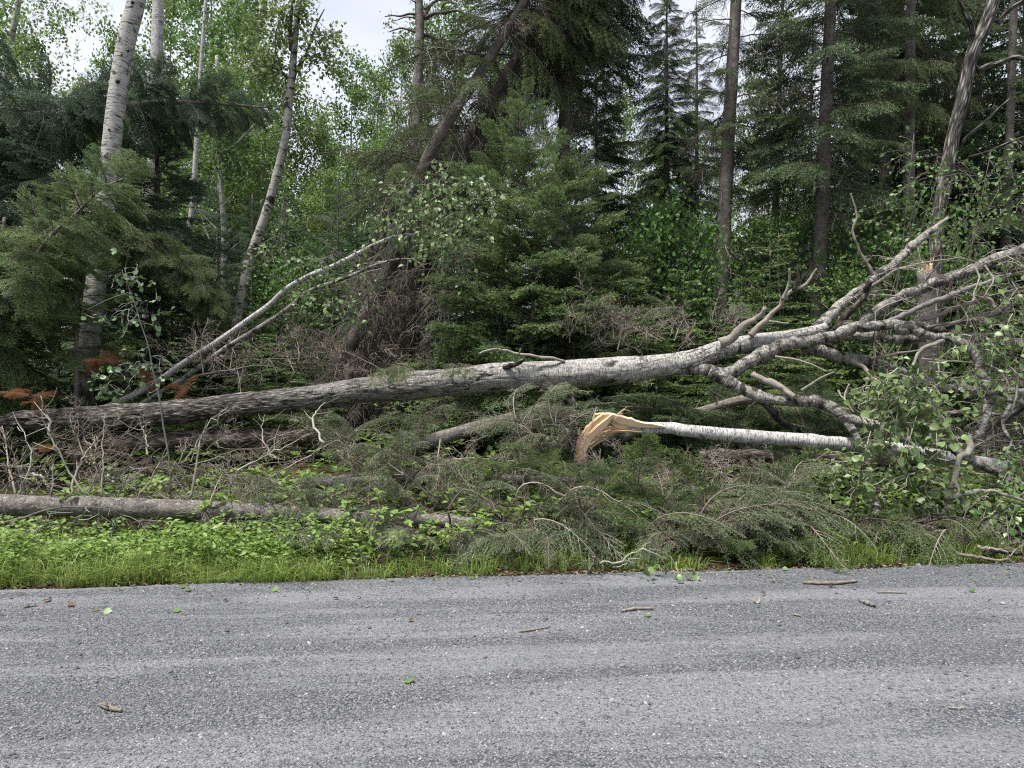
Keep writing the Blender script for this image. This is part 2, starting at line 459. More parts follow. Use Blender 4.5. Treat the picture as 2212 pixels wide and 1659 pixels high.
M_HERO = m_white_bark('fallen_aspen_bark', 3.4, 8.5, (.40, .39, .365), .45, .25, (22, 22, 90), (.34, .52), .8, True)
M_LIMB = m_white_bark('aspen_limb_bark', 0, 0, (.34, .33, .30), .57, .45, (30, 30, 85), (.36, .56), .8)
M_BIRCH = m_white_bark('birch_bark', 0, 0, (.46, .45, .435), .46, .12, (16, 16, 80), (.34, .50), .35)
M_STEM = m_white_bark('standing_poplar_bark', 1.0, 2.6, (.38, .37, .345), .52, .2, (6, 6, 60), (.36, .48))
M_FARB = m_white_bark('far_white_bark', 0, 0, (.36, .35, .325), .46, .2)

def m_furrow(name, lo, mid, hi, sc=(16, 16, 4.5)):
    t = NT(name); b = t.attr('bark', 'Vector')
    fv = t.math('ADD', t.math('MULTIPLY', t.noise(t.mapping(b, sc), 1, 4, .65, .6), .8), t.math('MULTIPLY', t.voro(t.mapping(b, tuple(s * 1.6 for s in sc)), 1, 'DISTANCE_TO_EDGE'), .7))
    col = t.ramp(fv, [(.40, lo), (.55, mid), (.74, hi)])
    col = t.mix(t.ramp(t.noise(b, 9, 3), [(.55, 0.0), (.75, .35)]), col, (.17, .18, .14))
    return t.done(col, .9, .15, t.bump(fv, .9, .02))
M_PDARK = m_furrow('dark_poplar_bark', (.022, .019, .017), (.085, .078, .072), (.34, .33, .31), (15, 15, 2.6))

def m_scaly(name, lo, mid, hi):
    t = NT(name); b = t.attr('bark', 'Vector')
    d = t.mapping(b, (34, 34, 20)); wob = t.noise(b, 14, 3)
    v = t.voro(t.math('ADD', 0, 0) if False else d, 1, 'DISTANCE_TO_EDGE'); cell = t.voro(d, 1, 'F1', 1)
    col = t.ramp(t.math('ADD', t.math('MULTIPLY', v, 1.1), t.math('MULTIPLY', wob, .55)), [(.18, lo), (.42, mid), (.85, hi)])
    s = t.new('ShaderNodeSeparateColor'); t.put(s, 0, cell)
    col = t.mix(t.math('MULTIPLY', s.outputs[0], .4), col, (.24, .215, .20))
    col = t.mix(t.ramp(t.noise(b, 6, 4), [(.5, 0.0), (.72, .55)]), col, (.24, .25, .21))
    return t.done(col, .9, .15, t.bump(v, .7, .012))
M_SBARK = m_scaly('spruce_bark', (.035, .028, .025), (.105, .086, .078), (.20, .175, .16))
def m_mottled(name):
    t = NT(name); b = t.attr('bark', 'Vector')
    f = t.noise(t.mapping(b, (1, 1, .7)), 75, 5, .72); m = t.noise(t.mapping(b, (1, 1, .5)), 16, 4, .65)
    col = t.ramp(t.math('ADD', t.math('MULTIPLY', f, .6), t.math('MULTIPLY', m, .4)), [(.36, (.028, .024, .021)), (.48, (.105, .093, .084)), (.60, (.20, .185, .168)), (.68, (.30, .30, .265))])
    col = t.mix(t.ramp(t.noise(b, 42, 3, .6), [(.56, 0.0), (.66, .75)]), col, (.31, .32, .27))
    return t.done(col, .9, .15, t.bump(f, .9, .012))
M_LOG = m_mottled('fallen_log_bark')
M_OLDLOG = m_furrow('old_log_bark', (.018, .015, .012), (.06, .05, .042), (.15, .135, .115))

def m_twig(name, a, b_, c, sc=40, st=(1, 1, .5)):
    t = NT(name); b = t.attr('bark', 'Vector')
    col = t.ramp(t.math('ADD', t.math('MULTIPLY', t.noise(t.mapping(b, st), sc, 4, .7), .7), t.math('MULTIPLY', t.attr('tint'), .35)), [(.3, a), (.5, b_), (.75, c)])
    return t.done(col, .85, .2, t.bump(t.noise(b, sc * 2, 2), .5, .004))
M_TWIG = m_twig('brown_twig', (.075, .060, .048), (.165, .140, .115), (.31, .275, .235))
M_DEAD = m_twig('dead_grey_twig', (.10, .085, .07), (.22, .195, .165), (.37, .345, .30))
M_DARKTWIG = m_twig('dark_twig', (.036, .031, .027), (.090, .078, .067), (.19, .17, .15))
M_LICHEN = m_twig('lichen_twig', (.070, .058, .048), (.16, .152, .128), (.33, .34, .285), 30)
M_BARE = m_twig('bare_weathered_wood', (.045, .040, .034), (.185, .165, .142), (.36, .32, .27), 16, (5, 5, .5))
M_GREYWOOD = m_twig('grey_weathered_wood', (.04, .039, .037), (.14, .137, .13), (.27, .262, .25), 16, (5, 5, .5))
M_STALK = m_twig('yellow_leaf_stalk', (.16, .17, .05), (.25, .25, .09), (.36, .34, .15))
M_AXIS = m_twig('bough_wood', (.045, .035, .026), (.095, .078, .06), (.18, .16, .13))

def m_splinter():
    t = NT('fresh_split_wood'); b = t.attr('bark', 'Vector')
    g = t.noise(t.mapping(b, (140, 140, 5)), 1, 4, .6, .3)
    col = t.ramp(t.math('ADD', t.math('MULTIPLY', g, .6), t.math('MULTIPLY', t.attr('tint'), .45)), [(.25, (.42, .22, .125)), (.48, (.55, .38, .22)), (.75, (.64, .53, .37))])
    return t.done(col, .7, .25, t.bump(g, .6, .004))
M_SPLIT = m_splinter()

def m_road():
    t = NT('gravel_road_surface'); p = t.new('ShaderNodeTexCoord').outputs['Object']
    rot = t.new('ShaderNodeMapping'); t.put(rot, 0, p); rot.inputs['Rotation'].default_value = (0, 0, -.075); q = rot.outputs[0]
    v1 = t.voro(q, 105, 'F1', 1); s1 = t.new('ShaderNodeSeparateColor'); t.put(s1, 0, v1)
    d1 = t.voro(q, 105, 'F1', 0)
    v2 = t.voro(q, 260, 'F1', 1); s2 = t.new('ShaderNodeSeparateColor'); t.put(s2, 0, v2)
    g = t.math('ADD', t.math('MULTIPLY', s1.outputs[0], .62), t.math('MULTIPLY', s2.outputs[1], .38))
    col = t.ramp(g, [(.18, (.032, .034, .042)), (.45, (.082, .086, .097)), (.70, (.150, .155, .168)), (.95, (.26, .26, .262))])
    band = t.noise(t.mapping(q, (.20, 1.9, 1)), 1.15, 6, .66, .6)
    dust = t.math('MULTIPLY', t.ramp(band, [(.47, 0.0), (.58, .85)]), t.ramp(t.noise(q, 34, 4, .75), [(.36, .1), (.58, 1.0)]))
    col = t.mix(dust, col, (.215, .22, .235))
    col = t.mix(t.ramp(t.noise(t.mapping(q, (.5, 2.2, 1)), 1.6, 4, .6), [(.52, 0.0), (.75, .45)]), col, (.085, .087, .095))
    h = t.math('ADD', t.math('MULTIPLY', d1, -1.0), t.math('MULTIPLY', t.noise(q, 300, 2), .3))
    return t.done(col, .85, .25, t.bump(h, .9, .012))
M_ROAD = m_road()
def m_stone():
    t = NT('gravel_stone'); r = t.new('ShaderNodeObjectInfo').outputs['Random']
    col = t.ramp(r, [(0, (.035, .038, .048)), (.40, (.10, .104, .118)), (.78, (.19, .195, .21)), (.99, (.36, .355, .345))])
    n = t.noise(t.new('ShaderNodeTexCoord').outputs['Object'], 4, 3)
    return t.done(t.mix(.25, col, t.ramp(n, [(.3, .06), (.7, .24)])), .85, .25)
M_STONE = m_stone()
def m_ground():
    t = NT('forest_floor'); p = t.new('ShaderNodeTexCoord').outputs['Object']
    a = t.noise(p, 9, 5, .65); f = t.noise(p, 70, 3, .7)
    col = t.ramp(t.math('ADD', t.math('MULTIPLY', a, .6), t.math('MULTIPLY', f, .4)), [(.32, (.016, .012, .008)), (.5, (.050, .036, .022)), (.68, (.12, .09, .055))])
    col = t.mix(t.ramp(t.noise(p, 2.3, 4), [(.48, 0.0), (.62, .7)]), col, (.028, .05, .012))
    return t.done(col, .95, .1, t.bump(f, .8, .03))
M_GROUND = m_ground()
# ---------------------------------------------------------------- ground and road
def grid_sheet(xs, ys, zf):
    X, Y = np.meshgrid(xs, ys); Z = zf(X, Y)
    nx = len(xs); i = np.arange(len(ys) - 1)[:, None] * nx + np.arange(nx - 1)[None]
    mb = MB(); mb.add(np.stack([X, Y, Z], -1).reshape(-1, 3), [np.stack([i, i + 1, i + nx + 1, i + nx], -1).reshape(-1, 4)], 0, .5, None, True)
    return mb
xs = np.concatenate([np.linspace(-120, -12, 30), np.linspace(-11.8, 11.8, 140), np.linspace(12, 120, 30)])
ys = np.concatenate([np.linspace(-60, 4.9, 14), np.linspace(5, 16, 90), np.linspace(16.4, 160, 50)])
tag(grid_sheet(xs, ys, ground_z).build('forest_ground', M_GROUND), kind='structure')

def road_z(x, y):
    q = np.asarray(y) - .08 * np.asarray(x); s = edge(x) + .16 * (fbm(np.stack([x * 1.3, 0 * x, 0 * x], -1), 3, 11) - .5) - y
    z = .012 * (fbm(np.stack([x * .5, q * 2.2, 0 * x], -1), 3, 5) - .5) + .006 * (fbm(np.stack([x * 6, y * 6, 0 * x], -1), 2, 6) - .5)
    return z - .06 * (1 - sstep(-.02, .12, s))
xs = np.concatenate([np.linspace(-60, -8, 20), np.linspace(-7.9, 7.9, 220), np.linspace(8, 60, 20)])
vs = np.concatenate([np.linspace(-12, 1.4, 8), np.linspace(1.5, 6.36, 150)])
X, V = np.meshgrid(xs, vs); Yr = V + .094 * X
mb = MB(); nx = len(xs); i = np.arange(len(vs) - 1)[:, None] * nx + np.arange(nx - 1)[None]
mb.add(np.stack([X, Yr, road_z(X, Yr)], -1).reshape(-1, 3), [np.stack([i, i + 1, i + nx + 1, i + nx], -1).reshape(-1, 4)], 0, .5, None, True)
tag(mb.build('gravel_road', M_ROAD), kind='structure')

def scatter_gn(name, P, scale, mat, flat=(1, .8, .6)):
    me = bpy.data.meshes.new(name); me.vertices.add(len(P)); me.vertices.foreach_set('co', P.ravel().astype(np.float32))
    a = me.attributes.new('size', 'FLOAT', 'POINT'); a.data.foreach_set('value', scale.astype(np.float32))
    me.update(); o = bpy.data.objects.new(name, me); C.objects.link(o); me.materials.append(mat)
    ng = bpy.data.node_groups.new(name, 'GeometryNodeTree')
    ng.interface.new_socket('Geometry', in_out='INPUT', socket_type='NodeSocketGeometry')
    ng.interface.new_socket('Geometry', in_out='OUTPUT', socket_type='NodeSocketGeometry')
    n, l = ng.nodes, ng.links
    gi, go = n.new('NodeGroupInput'), n.new('NodeGroupOutput')
    ico = n.new('GeometryNodeMeshIcoSphere'); ico.inputs['Radius'].default_value = 1; ico.inputs['Subdivisions'].default_value = 1
    tr = n.new('GeometryNodeTransform'); tr.inputs['Scale'].default_value = flat
    sm = n.new('GeometryNodeSetMaterial'); sm.inputs['Material'].default_value = mat
    ip = n.new('GeometryNodeInstanceOnPoints')
    rv = n.new('FunctionNodeRandomValue'); rv.data_type = 'FLOAT_VECTOR'
    rv.inputs[0].default_value = (-.5, -.5, 0); rv.inputs[1].default_value = (.5, .5, 6.28)
    na = n.new('GeometryNodeInputNamedAttribute'); na.data_type = 'FLOAT'; na.inputs[0].default_value = 'size'
    l.new(ico.outputs[0], tr.inputs[0]); l.new(tr.outputs[0], sm.inputs[0]); l.new(sm.outputs[0], ip.inputs['Instance'])
    l.new(gi.outputs[0], ip.inputs['Points']); l.new(rv.outputs[0], ip.inputs['Rotation']); l.new(na.outputs[0], ip.inputs['Scale'])
    l.new(ip.outputs[0], go.inputs[0])
    md = o.modifiers.new('scatter', 'NODES'); md.node_group = ng
    return o
n = 105000
y = 2.0 + 4.4 * rng.random(n) ** 1.25; x = (rng.random(n) - .5) * (2 * (y * .76 + .5)); y = y + .094 * x
sz = np.clip(np.exp(rng.normal(math.log(.0037), .42, n)), .002, .017) * (.8 + .07 * y)
clump = fbm(np.stack([x * .5, (y - .08 * x) * 2.2, 0 * x], -1), 3, 21)
keep = rng.random(n) < np.clip((clump - .3) * 2.8, .15, 1)
x, y, sz = x[keep], y[keep], sz[keep]
keep = y < edge(x) + .12; x, y, sz = x[keep], y[keep], sz[keep]
tag(scatter_gn('gravel', np.stack([x, y, road_z(x, y) + sz * .18], -1), sz, M_STONE), kind='stuff')

# ---------------------------------------------------------------- shared foliage meshes
fir_b = [conifer_branch('fir_bough', 100 + k, [M_AXIS, M_FIR], L=1.2, wmax=.46, lat=.055, sub=.045, subl=.095, rise=.10, droop=.22, hang=.12, nl=.024, nw=.0085, ns=.0078, flat=.75, live0=.1, tip=.36) for k in range(5)]
yfir_b = [conifer_branch('young_fir_bough', 130 + k, [M_AXIS, M_YFIR], L=1.0, wmax=.42, lat=.062, sub=.05, subl=.085, rise=.22, droop=.25, hang=.05, nl=.025, nw=.0095, ns=.0078, flat=.65, live0=.05, tip=.45) for k in range(6)]
spr_b = [conifer_branch('spruce_bough', 160 + k, [M_AXIS, M_SPRUCE], L=1.6, wmax=.55, lat=.075, sub=.065, subl=.13, rise=.02, droop=.22, hang=.3, subhang=.25, nl=.030, nw=.013, ns=.0115, flat=.25, live0=.16) for k in range(6)]
wee_b = [conifer_branch('weeping_spruce_bough', 190 + k, [M_AXIS, M_OLIVE], L=1.6, wmax=.62, lat=.085, sub=.06, subl=.17, rise=-.02, droop=.38, hang=.75, subhang=.75, nl=.028, nw=.0115, ns=.011, flat=.2, live0=.22, keep=.86, ang=42) for k in range(6)]
dra_b = [conifer_branch('wilting_bough', 220 + k, [M_TWIG, M_DRAPE], L=1.15, wmax=.42, lat=.066, sub=.048, subl=.085, rise=.62, droop=1.0, hang=.38, subhang=.18, nl=.023, nw=.0078, ns=.0080, flat=.6, live0=.26, keep=.80, r0=.013) for k in range(7)]
den_b = [conifer_branch('dense_spruce_bough', 250 + k, [M_AXIS, M_BLUE], L=1.2, wmax=.5, lat=.06, sub=.05, subl=.12, rise=.04, droop=.3, hang=.45, subhang=.35, nl=.027, nw=.012, ns=.0095, flat=.2, live0=.06) for k in range(5)]
dead_b = [dead_branch('bare_bough', 300 + k, [M_TWIG], L=1.1, n1=17, wmax=.5, n2=5, n3=1) for k in range(6)]
dark_b = [dead_branch('dark_bare_bough', 330 + k, [M_DARKTWIG], L=1.4, n1=20, wmax=.62, n2=6, n3=1, hang=.55, droop=.35, rise=0.0, r0=.014) for k in range(5)]
lich_b = [dead_branch('lichen_bough', 360 + k, [M_LICHEN], L=1.2, n1=13, wmax=.42, n2=4, n3=1, hang=.25, droop=.25, rise=.05, r0=.013) for k in range(4)]
leaf_a = [leaf_mesh('leaf', [M_ASPEN, M_STALK], 'aspen', f, c) for f, c in ((.05, .08), (.14, .2), (.10, -.08), (.2, .3))]
leaf_b = [leaf_mesh('leaf', [M_BIRCHL, M_STALK], 'birch', f, c) for f, c in ((.08, .1), (.16, .25), (.12, -.1), (.25, .3))]
leaf_p = [leaf_mesh('leaf', [M_POPLAR, M_STALK], 'aspen', f, c) for f, c in ((.05, .08), (.14, .2), (.10, -.08))]

def crown_conifer(name, seed, mats, H, Rm, nbr, shape=1.0, bare=.12, **kw):
    """a whole crown as one mesh: coarse boughs on a stem of height H"""
    g = np.random.default_rng(seed); mb = MB(); ga = g.random() * 6
    a = dict(lat=.16, sub=.12, subl=.19, nl=.075, nw=.040, ns=.032, flat=.3, live0=.1, r0=.016, twig=False, hang=.25, subhang=.2)
    a.update(kw)
    for k in range(nbr):
        u = bare + (1 - bare) * ((k + g.random()) / nbr) ** 1.0; ga += 2.4 + g.normal(0, .3)
        ln = Rm * ((1 - u) ** .8 * .95 + .05) * shape_f(u, shape) * (.7 + .5 * g.random())
        L = max(.18, ln); sc = 1.0
        D = np.array([math.cos(ga), math.sin(ga), (.55 * u - .18) + g.normal(0, .08)])
        M = frame_matrix((0, 0, u * H), D, (0, 0, 1))
        conifer_branch('', seed * 977 + k, None, L=L, wmax=max(.10, L * .38), mb=mb, M=M, rise=.08, droop=.22, **a)
    return mb.mesh(name, mats)
def shape_f(u, s): return 1.0 if s == 1 else (min(1, (1 - u) * 2.2 + .25) if s == 2 else min(1, u * 3 + .3))

spruce_c = [crown_conifer('crown', 400 + k, [M_AXIS, [M_SPRUCE, M_BLUE, M_SPRUCE][k]], 11, 1.9, 135, bare=.05) for k in range(3)]
fir_c = [crown_conifer('crown', 430 + k, [M_AXIS, [M_YFIR, M_FIR, M_YFIR][k]], 2.6, .85, 46, bare=.03, lat=.075, sub=.065, subl=.10, nl=.034, nw=.0155, ns=.0145, r0=.007, hang=.08, subhang=.05, flat=.6, tip=.4) for k in range(3)]

def crown_leaf(name, seed, mats, H, Rm, nlimb, nleaf, size, low=.35, up=.7, clump=.16):
    g = np.random.default_rng(seed); mb = MB(); cen = []; th = g.random() * 6
    for k in range(nlimb):
        u = low + (1 - low) * (k + g.random()) / nlimb; th += 2.4 + g.normal(0, .4)
        L = Rm * (1.15 - u) ** .6 * (.55 + .6 * g.random()) * min(1, .5 + (u - low) * 4)
        d = unit([math.cos(th), math.sin(th), up + .5 * u]); k4 = np.linspace(0, 1, 5)[:, None]
        wob = np.cumsum(g.normal(0, .06, (5, 3)), 0) * L
        pl = np.array([0, 0, u * H]) + d * (L * k4) + wob * k4 + np.array([0, 0, .2]) * L * k4**2
        tube(mb, pl, [.012 * L + .006, .005], 4, 0, g.random(), caps=False)
        for _ in range(max(2, int(5 * L / Rm))):
            q = .25 + .75 * g.random(); i = min(3, int(q * 4)); p = pl[i] + (pl[i + 1] - pl[i]) * (q * 4 - i)
            d2 = unit(d + g.normal(0, .8, 3) + np.array([0, 0, -.15])); l2 = L * (.2 + .3 * g.random())
            tube(mb, [p, p + d2 * l2 * .5 + g.normal(0, .03, 3), p + d2 * l2], [.006, .003], 3, 0, g.random(), False, caps=False)
            for q2 in (.35, .65, .9, 1.05): cen.append(p + d2 * l2 * q2)
        cen.append(pl[-1])
    cen = np.array(cen); w = .35 + g.random(len(cen)); w /= w.sum()
    ix = g.choice(len(cen), nleaf, p=w)
    P = cen[ix] + g.normal(0, clump, (nleaf, 3))
    D = g.normal(0, 1, (nleaf, 3)) + np.array([0, 0, -.7]); N = g.normal(0, .8, (nleaf, 3)) + np.array([0, -.1, .6])
    leaf_cards(mb, P, D, N, size * (.7 + .6 * g.random(nleaf)), np.clip(.5 + g.normal(0, .2, nleaf) + (w[ix] * len(cen) - 1) * .25, 0, 1), 1, .85)
    return mb.mesh(name, mats)
aspen_c = [crown_leaf('crown', 500 + k, [M_FARB, M_ASPENF], 12, 2.7, 30, 10500, .098, low=.16, clump=.19) for k in range(4)]
shrub_c = [crown_leaf('crown', 530 + k, [M_DARKTWIG, M_SHRUB], 1.7, .8, 16, 2600, .036, low=.12, clump=.09) for k in range(3)]

def trunk_mesh(name, H, r0, mat, bend, seed, n=7, k=14):
    g = np.random.default_rng(seed); t = np.linspace(0, 1, k)
    P = np.stack([bend * np.sin(t * 2.6 + g.random()) * t, .5 * bend * np.sin(t * 3.3 + 1) * t, t * H - .0], 1); P[0, 2] = -.3
    mb = MB(); tube(mb, P, [r0, r0 * .65, r0 * .1], n, 0, .5)
    return mb.mesh(name, [mat])
spruce_t = [trunk_mesh('trunk', 11, .12, M_SBARK, .0, 1)]
fir_t = [trunk_mesh('trunk', 2.6, .022, M_SBARK, .0, 2, 5)]
aspen_t = [trunk_mesh('trunk', 12, .095, M_FARB, .0, 3 + k) for k in range(1)]
shrub_t = [trunk_mesh('stem', 1.5, .012, M_DARKTWIG, .0, 5, 5)]

def set_tree(kind, px, Y, top, label, group, var=0, lean=0.0, wide=1.0, name=None, cat=None):
    """a whole tree of one of the shared kinds, base on the ground at px and distance Y, tip at height line `top` of the frame"""
    cr, tr, H, nm, ct, part2 = {'spruce': (spruce_c, spruce_t, 11, 'spruce_tree', 'spruce', 'trunk'), 'fir': (fir_c, fir_t, 2.6, 'fir_sapling', 'fir sapling', 'trunk'),
                         'aspen': (aspen_c, aspen_t, 12, 'aspen_tree', 'aspen', 'trunk'), 'shrub': (shrub_c, shrub_t, 1.9, 'leafy_shrub', 'shrub', 'stem')}[kind]
    x = (px - 1106) / 1580 * Y; gz = float(ground_z(x, Y)); zt = 1.6 - (top - 829.5) / 1580 * Y
    s = (zt - gz) / H
    o = thing(name or nm, label, cat or ct, (x, Y, gz), group)
    o.rotation_euler = (R(rng.normal(0, 1.5)), lean + R(rng.normal(0, 1.5)), rng.random() * 6.28)
    if lean: o.rotation_euler = (R(rng.normal(0, 1.5)), lean, 0)
    sw = s ** .6 * wide * (1 if kind != 'aspen' else 1.0)
    o.scale = (sw, sw, s)
    inst(part2, tr[0], o)
    inst('crown', cr[var % len(cr)], o, Matrix.Rotation(rng.random() * 6.28, 4, 'Z'))
    return o
# ---------------------------------------------------------------- background forest (shared kinds, one thing per tree)
LB = 'pale green leafy aspen in the far stand, its crown open against the white sky'
for k, (px, Y, top, w) in enumerate([(-160, 21, -500, 1.0), (-60, 25, -200, 1.1), (50, 27, 90, 1), (150, 30, 190, 1), (235, 26, 90, .8), (330, 27, -30, 1), (425, 22, -90, 1.0), (480, 30, -20, 1.1), (545, 25, 30, 1), (600, 29, 170, 1),
                                     (665, 26, 270, .9), (700, 32, 320, 1), (745, 30, 170, 1), (790, 33, 150, .9), (840, 27, 70, .8), (905, 29, 50, .9), (960, 30, 40, 1), (1060, 36, 120, 1), (1220, 38, 130, 1), (1330, 33, 200, .8)]):
    set_tree('aspen', px, Y, top, LB, 'leafy aspens of the far stand', k, 0.03, w)
LB2 = 'far leafy tree glimpsed between the dark spruce trunks, sky showing through it'
for k, (px, Y, top) in enumerate([(1395, 36, 330), (1470, 40, 260), (1620, 42, 180), (1700, 38, 240), (1850, 44, 120), (1950, 40, 60), (2080, 36, -60), (2230, 38, 40), (1530, 46, 300)]):
    set_tree('aspen', px, Y, top, LB2, 'far leafy trees behind the spruces', k, 0.02, .9)
LB3 = 'distant dark conifer closing the gaps low between the trunks'
for k in range(26):
    px = -250 + k * 104 + rng.normal(0, 25); Y = 34 + 14 * rng.random()
    set_tree('spruce', px, Y, 470 + rng.normal(0, 50), LB3, 'distant conifers at the back', k, 0, 1.5)
LB4 = 'young blue green spruce of the thicket behind the leaning white stems'
for k, (px, Y, top) in enumerate([(300, 19, 330), (390, 20, 350), (470, 21, 400), (545, 19, 440), (610, 20, 420), (660, 22, 440), (720, 18, 470), (780, 20, 360), (830, 22, 300), (240, 17, 380), (430, 17, 520)]):
    set_tree('spruce', px, Y, top, LB4, 'young spruces of the left thicket', 1, 0, 1.25)
LB5 = 'tall dark spruce in the crowded stand behind the right hand trunks'
for k, (px, Y, top) in enumerate([(1660, 22, -200), (1840, 20, -320), (1930, 18, -400), (2020, 21, -300), (2110, 17, -300), (2200, 19, -420), (2290, 17, -300), (1735, 26, 60)]):
    set_tree('spruce', px, Y, top, LB5, 'crowded spruces at the back right', k, 0.015, 1.0)
LB6 = 'small feathery fir sapling in the understorey behind the fallen aspen'
k = 0
for (px, Y, top) in [(1010, 12.6, 520), (960, 14, 560), (1060, 13.4, 430), (1310, 12.5, 480), (1360, 12.2, 560), (1410, 13, 520), (1470, 12.5, 580), (1330, 11.2, 640), (1240, 11, 600), (1500, 14, 500), (1620, 12.5, 600),
                     (1660, 12.4, 520), (1690, 12.6, 500), (1735, 11, 690), (1640, 11.2, 650), (1840, 13, 560), (1890, 12, 640), (1940, 13, 600), (2080, 12.2, 600), (2160, 13, 560),
                     (330, 12, 560), (380, 13, 610), (430, 12.4, 640), (490, 12.8, 660), (560, 12.3, 690), (620, 13, 640), (690, 13.6, 600), (400, 11, 730), (520, 11, 740), (600, 11.2, 720), (660, 11, 740), (280, 11.5, 640),
                     (120, 11.8, 640), (40, 12, 600), (-40, 11, 660), (1150, 10.8, 700), (1420, 10.8, 720), (1560, 10.6, 710), (900, 15, 600), (850, 16, 560), (2230, 11.6, 640), (1100, 12, 600)]:
    set_tree('fir', px, Y, top, LB6, 'fir saplings of the understorey', k, 0, 1.25 + .3 * rng.random()); k += 1
LB7 = 'bright green leafy shrub standing in the understorey between the trunks'
for k, (px, Y, top) in enumerate([(1395, 13.5, 440), (1440, 14, 470), (1490, 13.2, 450), (1530, 16.5, 500), (1600, 17, 470), (1650, 16.5, 480), (1850, 14.2, 420), (1900, 13, 500), (1960, 13.6, 430), (690, 14, 520), (640, 15, 560), (590, 13.6, 600), (880, 15, 640),
                                   (1700, 16.5, 480), (1760, 16.5, 470), (1840, 12.4, 590), (2000, 12.6, 520)]):
    set_tree('shrub', px, Y, top, LB7, 'leafy shrubs of the understorey', k, 0, 1.2)

for k in range(30):
    px = -120 + k * 82 + rng.normal(0, 20); Y = 17 + 8 * rng.random()
    set_tree('fir', px, Y, 600 + rng.normal(0, 45), 'bushy young fir', 'bushy young firs further back', k, 0, 1.7, 'young_fir', 'fir tree')
for k, (px, Y, top) in enumerate([(380, 24, 330), (560, 22, 300), (640, 23, 420), (700, 21, 400), (770, 24, 330), (850, 22, 380), (450, 23, 260), (520, 26, 200), (920, 24, 300), (250, 25, 250)]):
    set_tree('aspen', px, Y, top, 'young', 'young aspens of the middle distance', k, 0.02, .95, 'young_aspen', 'aspen')
# ---------------------------------------------------------------- conifers built bough by bough
def frame_at(P, u):
    f = u * (len(P) - 1); i = min(int(f), len(P) - 2)
    return P[i] + (P[i + 1] - P[i]) * (f - i), unit(P[i + 1] - P[i])

def trunk_part(root, P, r, mat, n=12, k=40, amp=.08, jag=0, name='trunk'):
    mb = MB(); P = spline(P, k)
    tube(mb, P, r, n, 0, .5, True, lambda B, s, th: 1 + amp * (fbm(B * np.array([14, 14, 7]), 3, 2) - .5) * 2, jag=jag)
    mb.build(name, mat, root)
    return P

def boughs(root, P, variants, n, u0, u1, ln, base_len, pitch=(0, 20), grav=0.0, name='branch', face=None, ov=None, roll=0.3, jit=.2, th0=None):
    """n boughs spread along the stem P between the fractions u0..u1; ln(u) gives their length in metres"""
    o0 = np.array(root.location); th = rng.random() * 6 if th0 is None else th0
    for k in range(n):
        u = u0 + (u1 - u0) * (k + rng.random()) / n
        p, A = frame_at(P, u)
        e1 = unit(np.cross(A, (0, 1, .02))) ; e2 = np.cross(A, e1)
        th += 2.4 + rng.normal(0, .5)
        t = th if face is None else face[0] + (face[1] - face[0]) * rng.random()
        pt = R(pitch[0] + (pitch[1] - pitch[0]) * u + rng.normal(0, 7))
        D = unit((e1 * math.cos(t) + e2 * math.sin(t)) * math.cos(pt) + A * math.sin(pt) + np.array([0, 0, -grav]))
        up = unit(np.array([0, 0, 1]) * (1 if abs(A[2]) > .5 else .7) + A * .5 + rng.normal(0, roll, 3))
        sc = ln(u) / base_len * (1 - jit + 2 * jit * rng.random())
        inst(name, variants[int(rng.integers(len(variants)))], root, frame_matrix(p - o0, D, up, sc), ov)

def px_path(pts, Y): return [at(p[0], p[1], Y if len(p) < 3 else p[2]) for p in pts]
def to_ground(pts, Y0):
    x = pts[0][0]; return [np.array([x, pts[0][1], float(ground_z(x, pts[0][1])) - .1])] + list(pts)

def conifer_full(name, label, cat, px, Y, top, variants, base, n, wid, grp=None, lean=0, r=.09, pitch=(-14, 28), ov=None, expo=.7, u0=.05, grav=.03):
    x = (px - 1106) / 1580 * Y; gz = float(ground_z(x, Y)); zt = 1.6 - (top - 829.5) / 1580 * Y
    P = [np.array([x, Y, gz - .1]), np.array([x + lean * .4, Y, gz + (zt - gz) * .5]), np.array([x + lean, Y, zt])]
    o = thing(name, label, cat, P[0], grp); P = trunk_part(o, P, [r, r * .6, .012], M_SBARK, 10, 40)
    boughs(o, P, variants, n, u0, .985, lambda u: wid * ((1 - u) ** expo + .06), base, pitch, grav, ov=ov)
    return o
conifer_full('spruce_tree', 'tall blue green spruce just right of the thick white poplar trunk', 'spruce', 340, 12.9, 105, yfir_b + den_b[:2], 1.1, 150, 1.75, ov={1: M_BLUE})
conifer_full('spruce_tree', 'spruce with a full rounded top behind the young firs, left of the narrow sky gap', 'spruce', 1288, 17, 115, den_b, 1.2, 120, 1.7, ov={1: M_SPRUCE}, expo=.5, u0=.2)
conifer_full('spruce_tree', 'narrow dark spire spruce standing right of the narrow sky gap', 'spruce', 1440, 18, -70, den_b, 1.2, 250, 1.2, ov={1: M_SPRUCE}, expo=.5, r=.12, grav=.2)
conifer_full('spruce_tree', 'ragged spruce half hidden behind the dark spire spruce', 'spruce', 1505, 20, 0, den_b + spr_b[:2], 1.3, 150, 1.4, r=.11, grav=.15, ov={1: M_OLIVE})
for k, (px, Y, top, w) in enumerate([(610, 15.5, 440, 1.3), (545, 15, 420, 1.3), (470, 15.6, 400, 1.4), (665, 16.5, 470, 1.1), (405, 14.6, 480, 1.2), (730, 16, 380, 1.4)]):
    conifer_full('young_spruce', 'young', 'spruce', px, Y, top, yfir_b, 1.0, 64, w, 'young blue green spruces right of the white poplar', ov={1: M_BLUE}, r=.05)
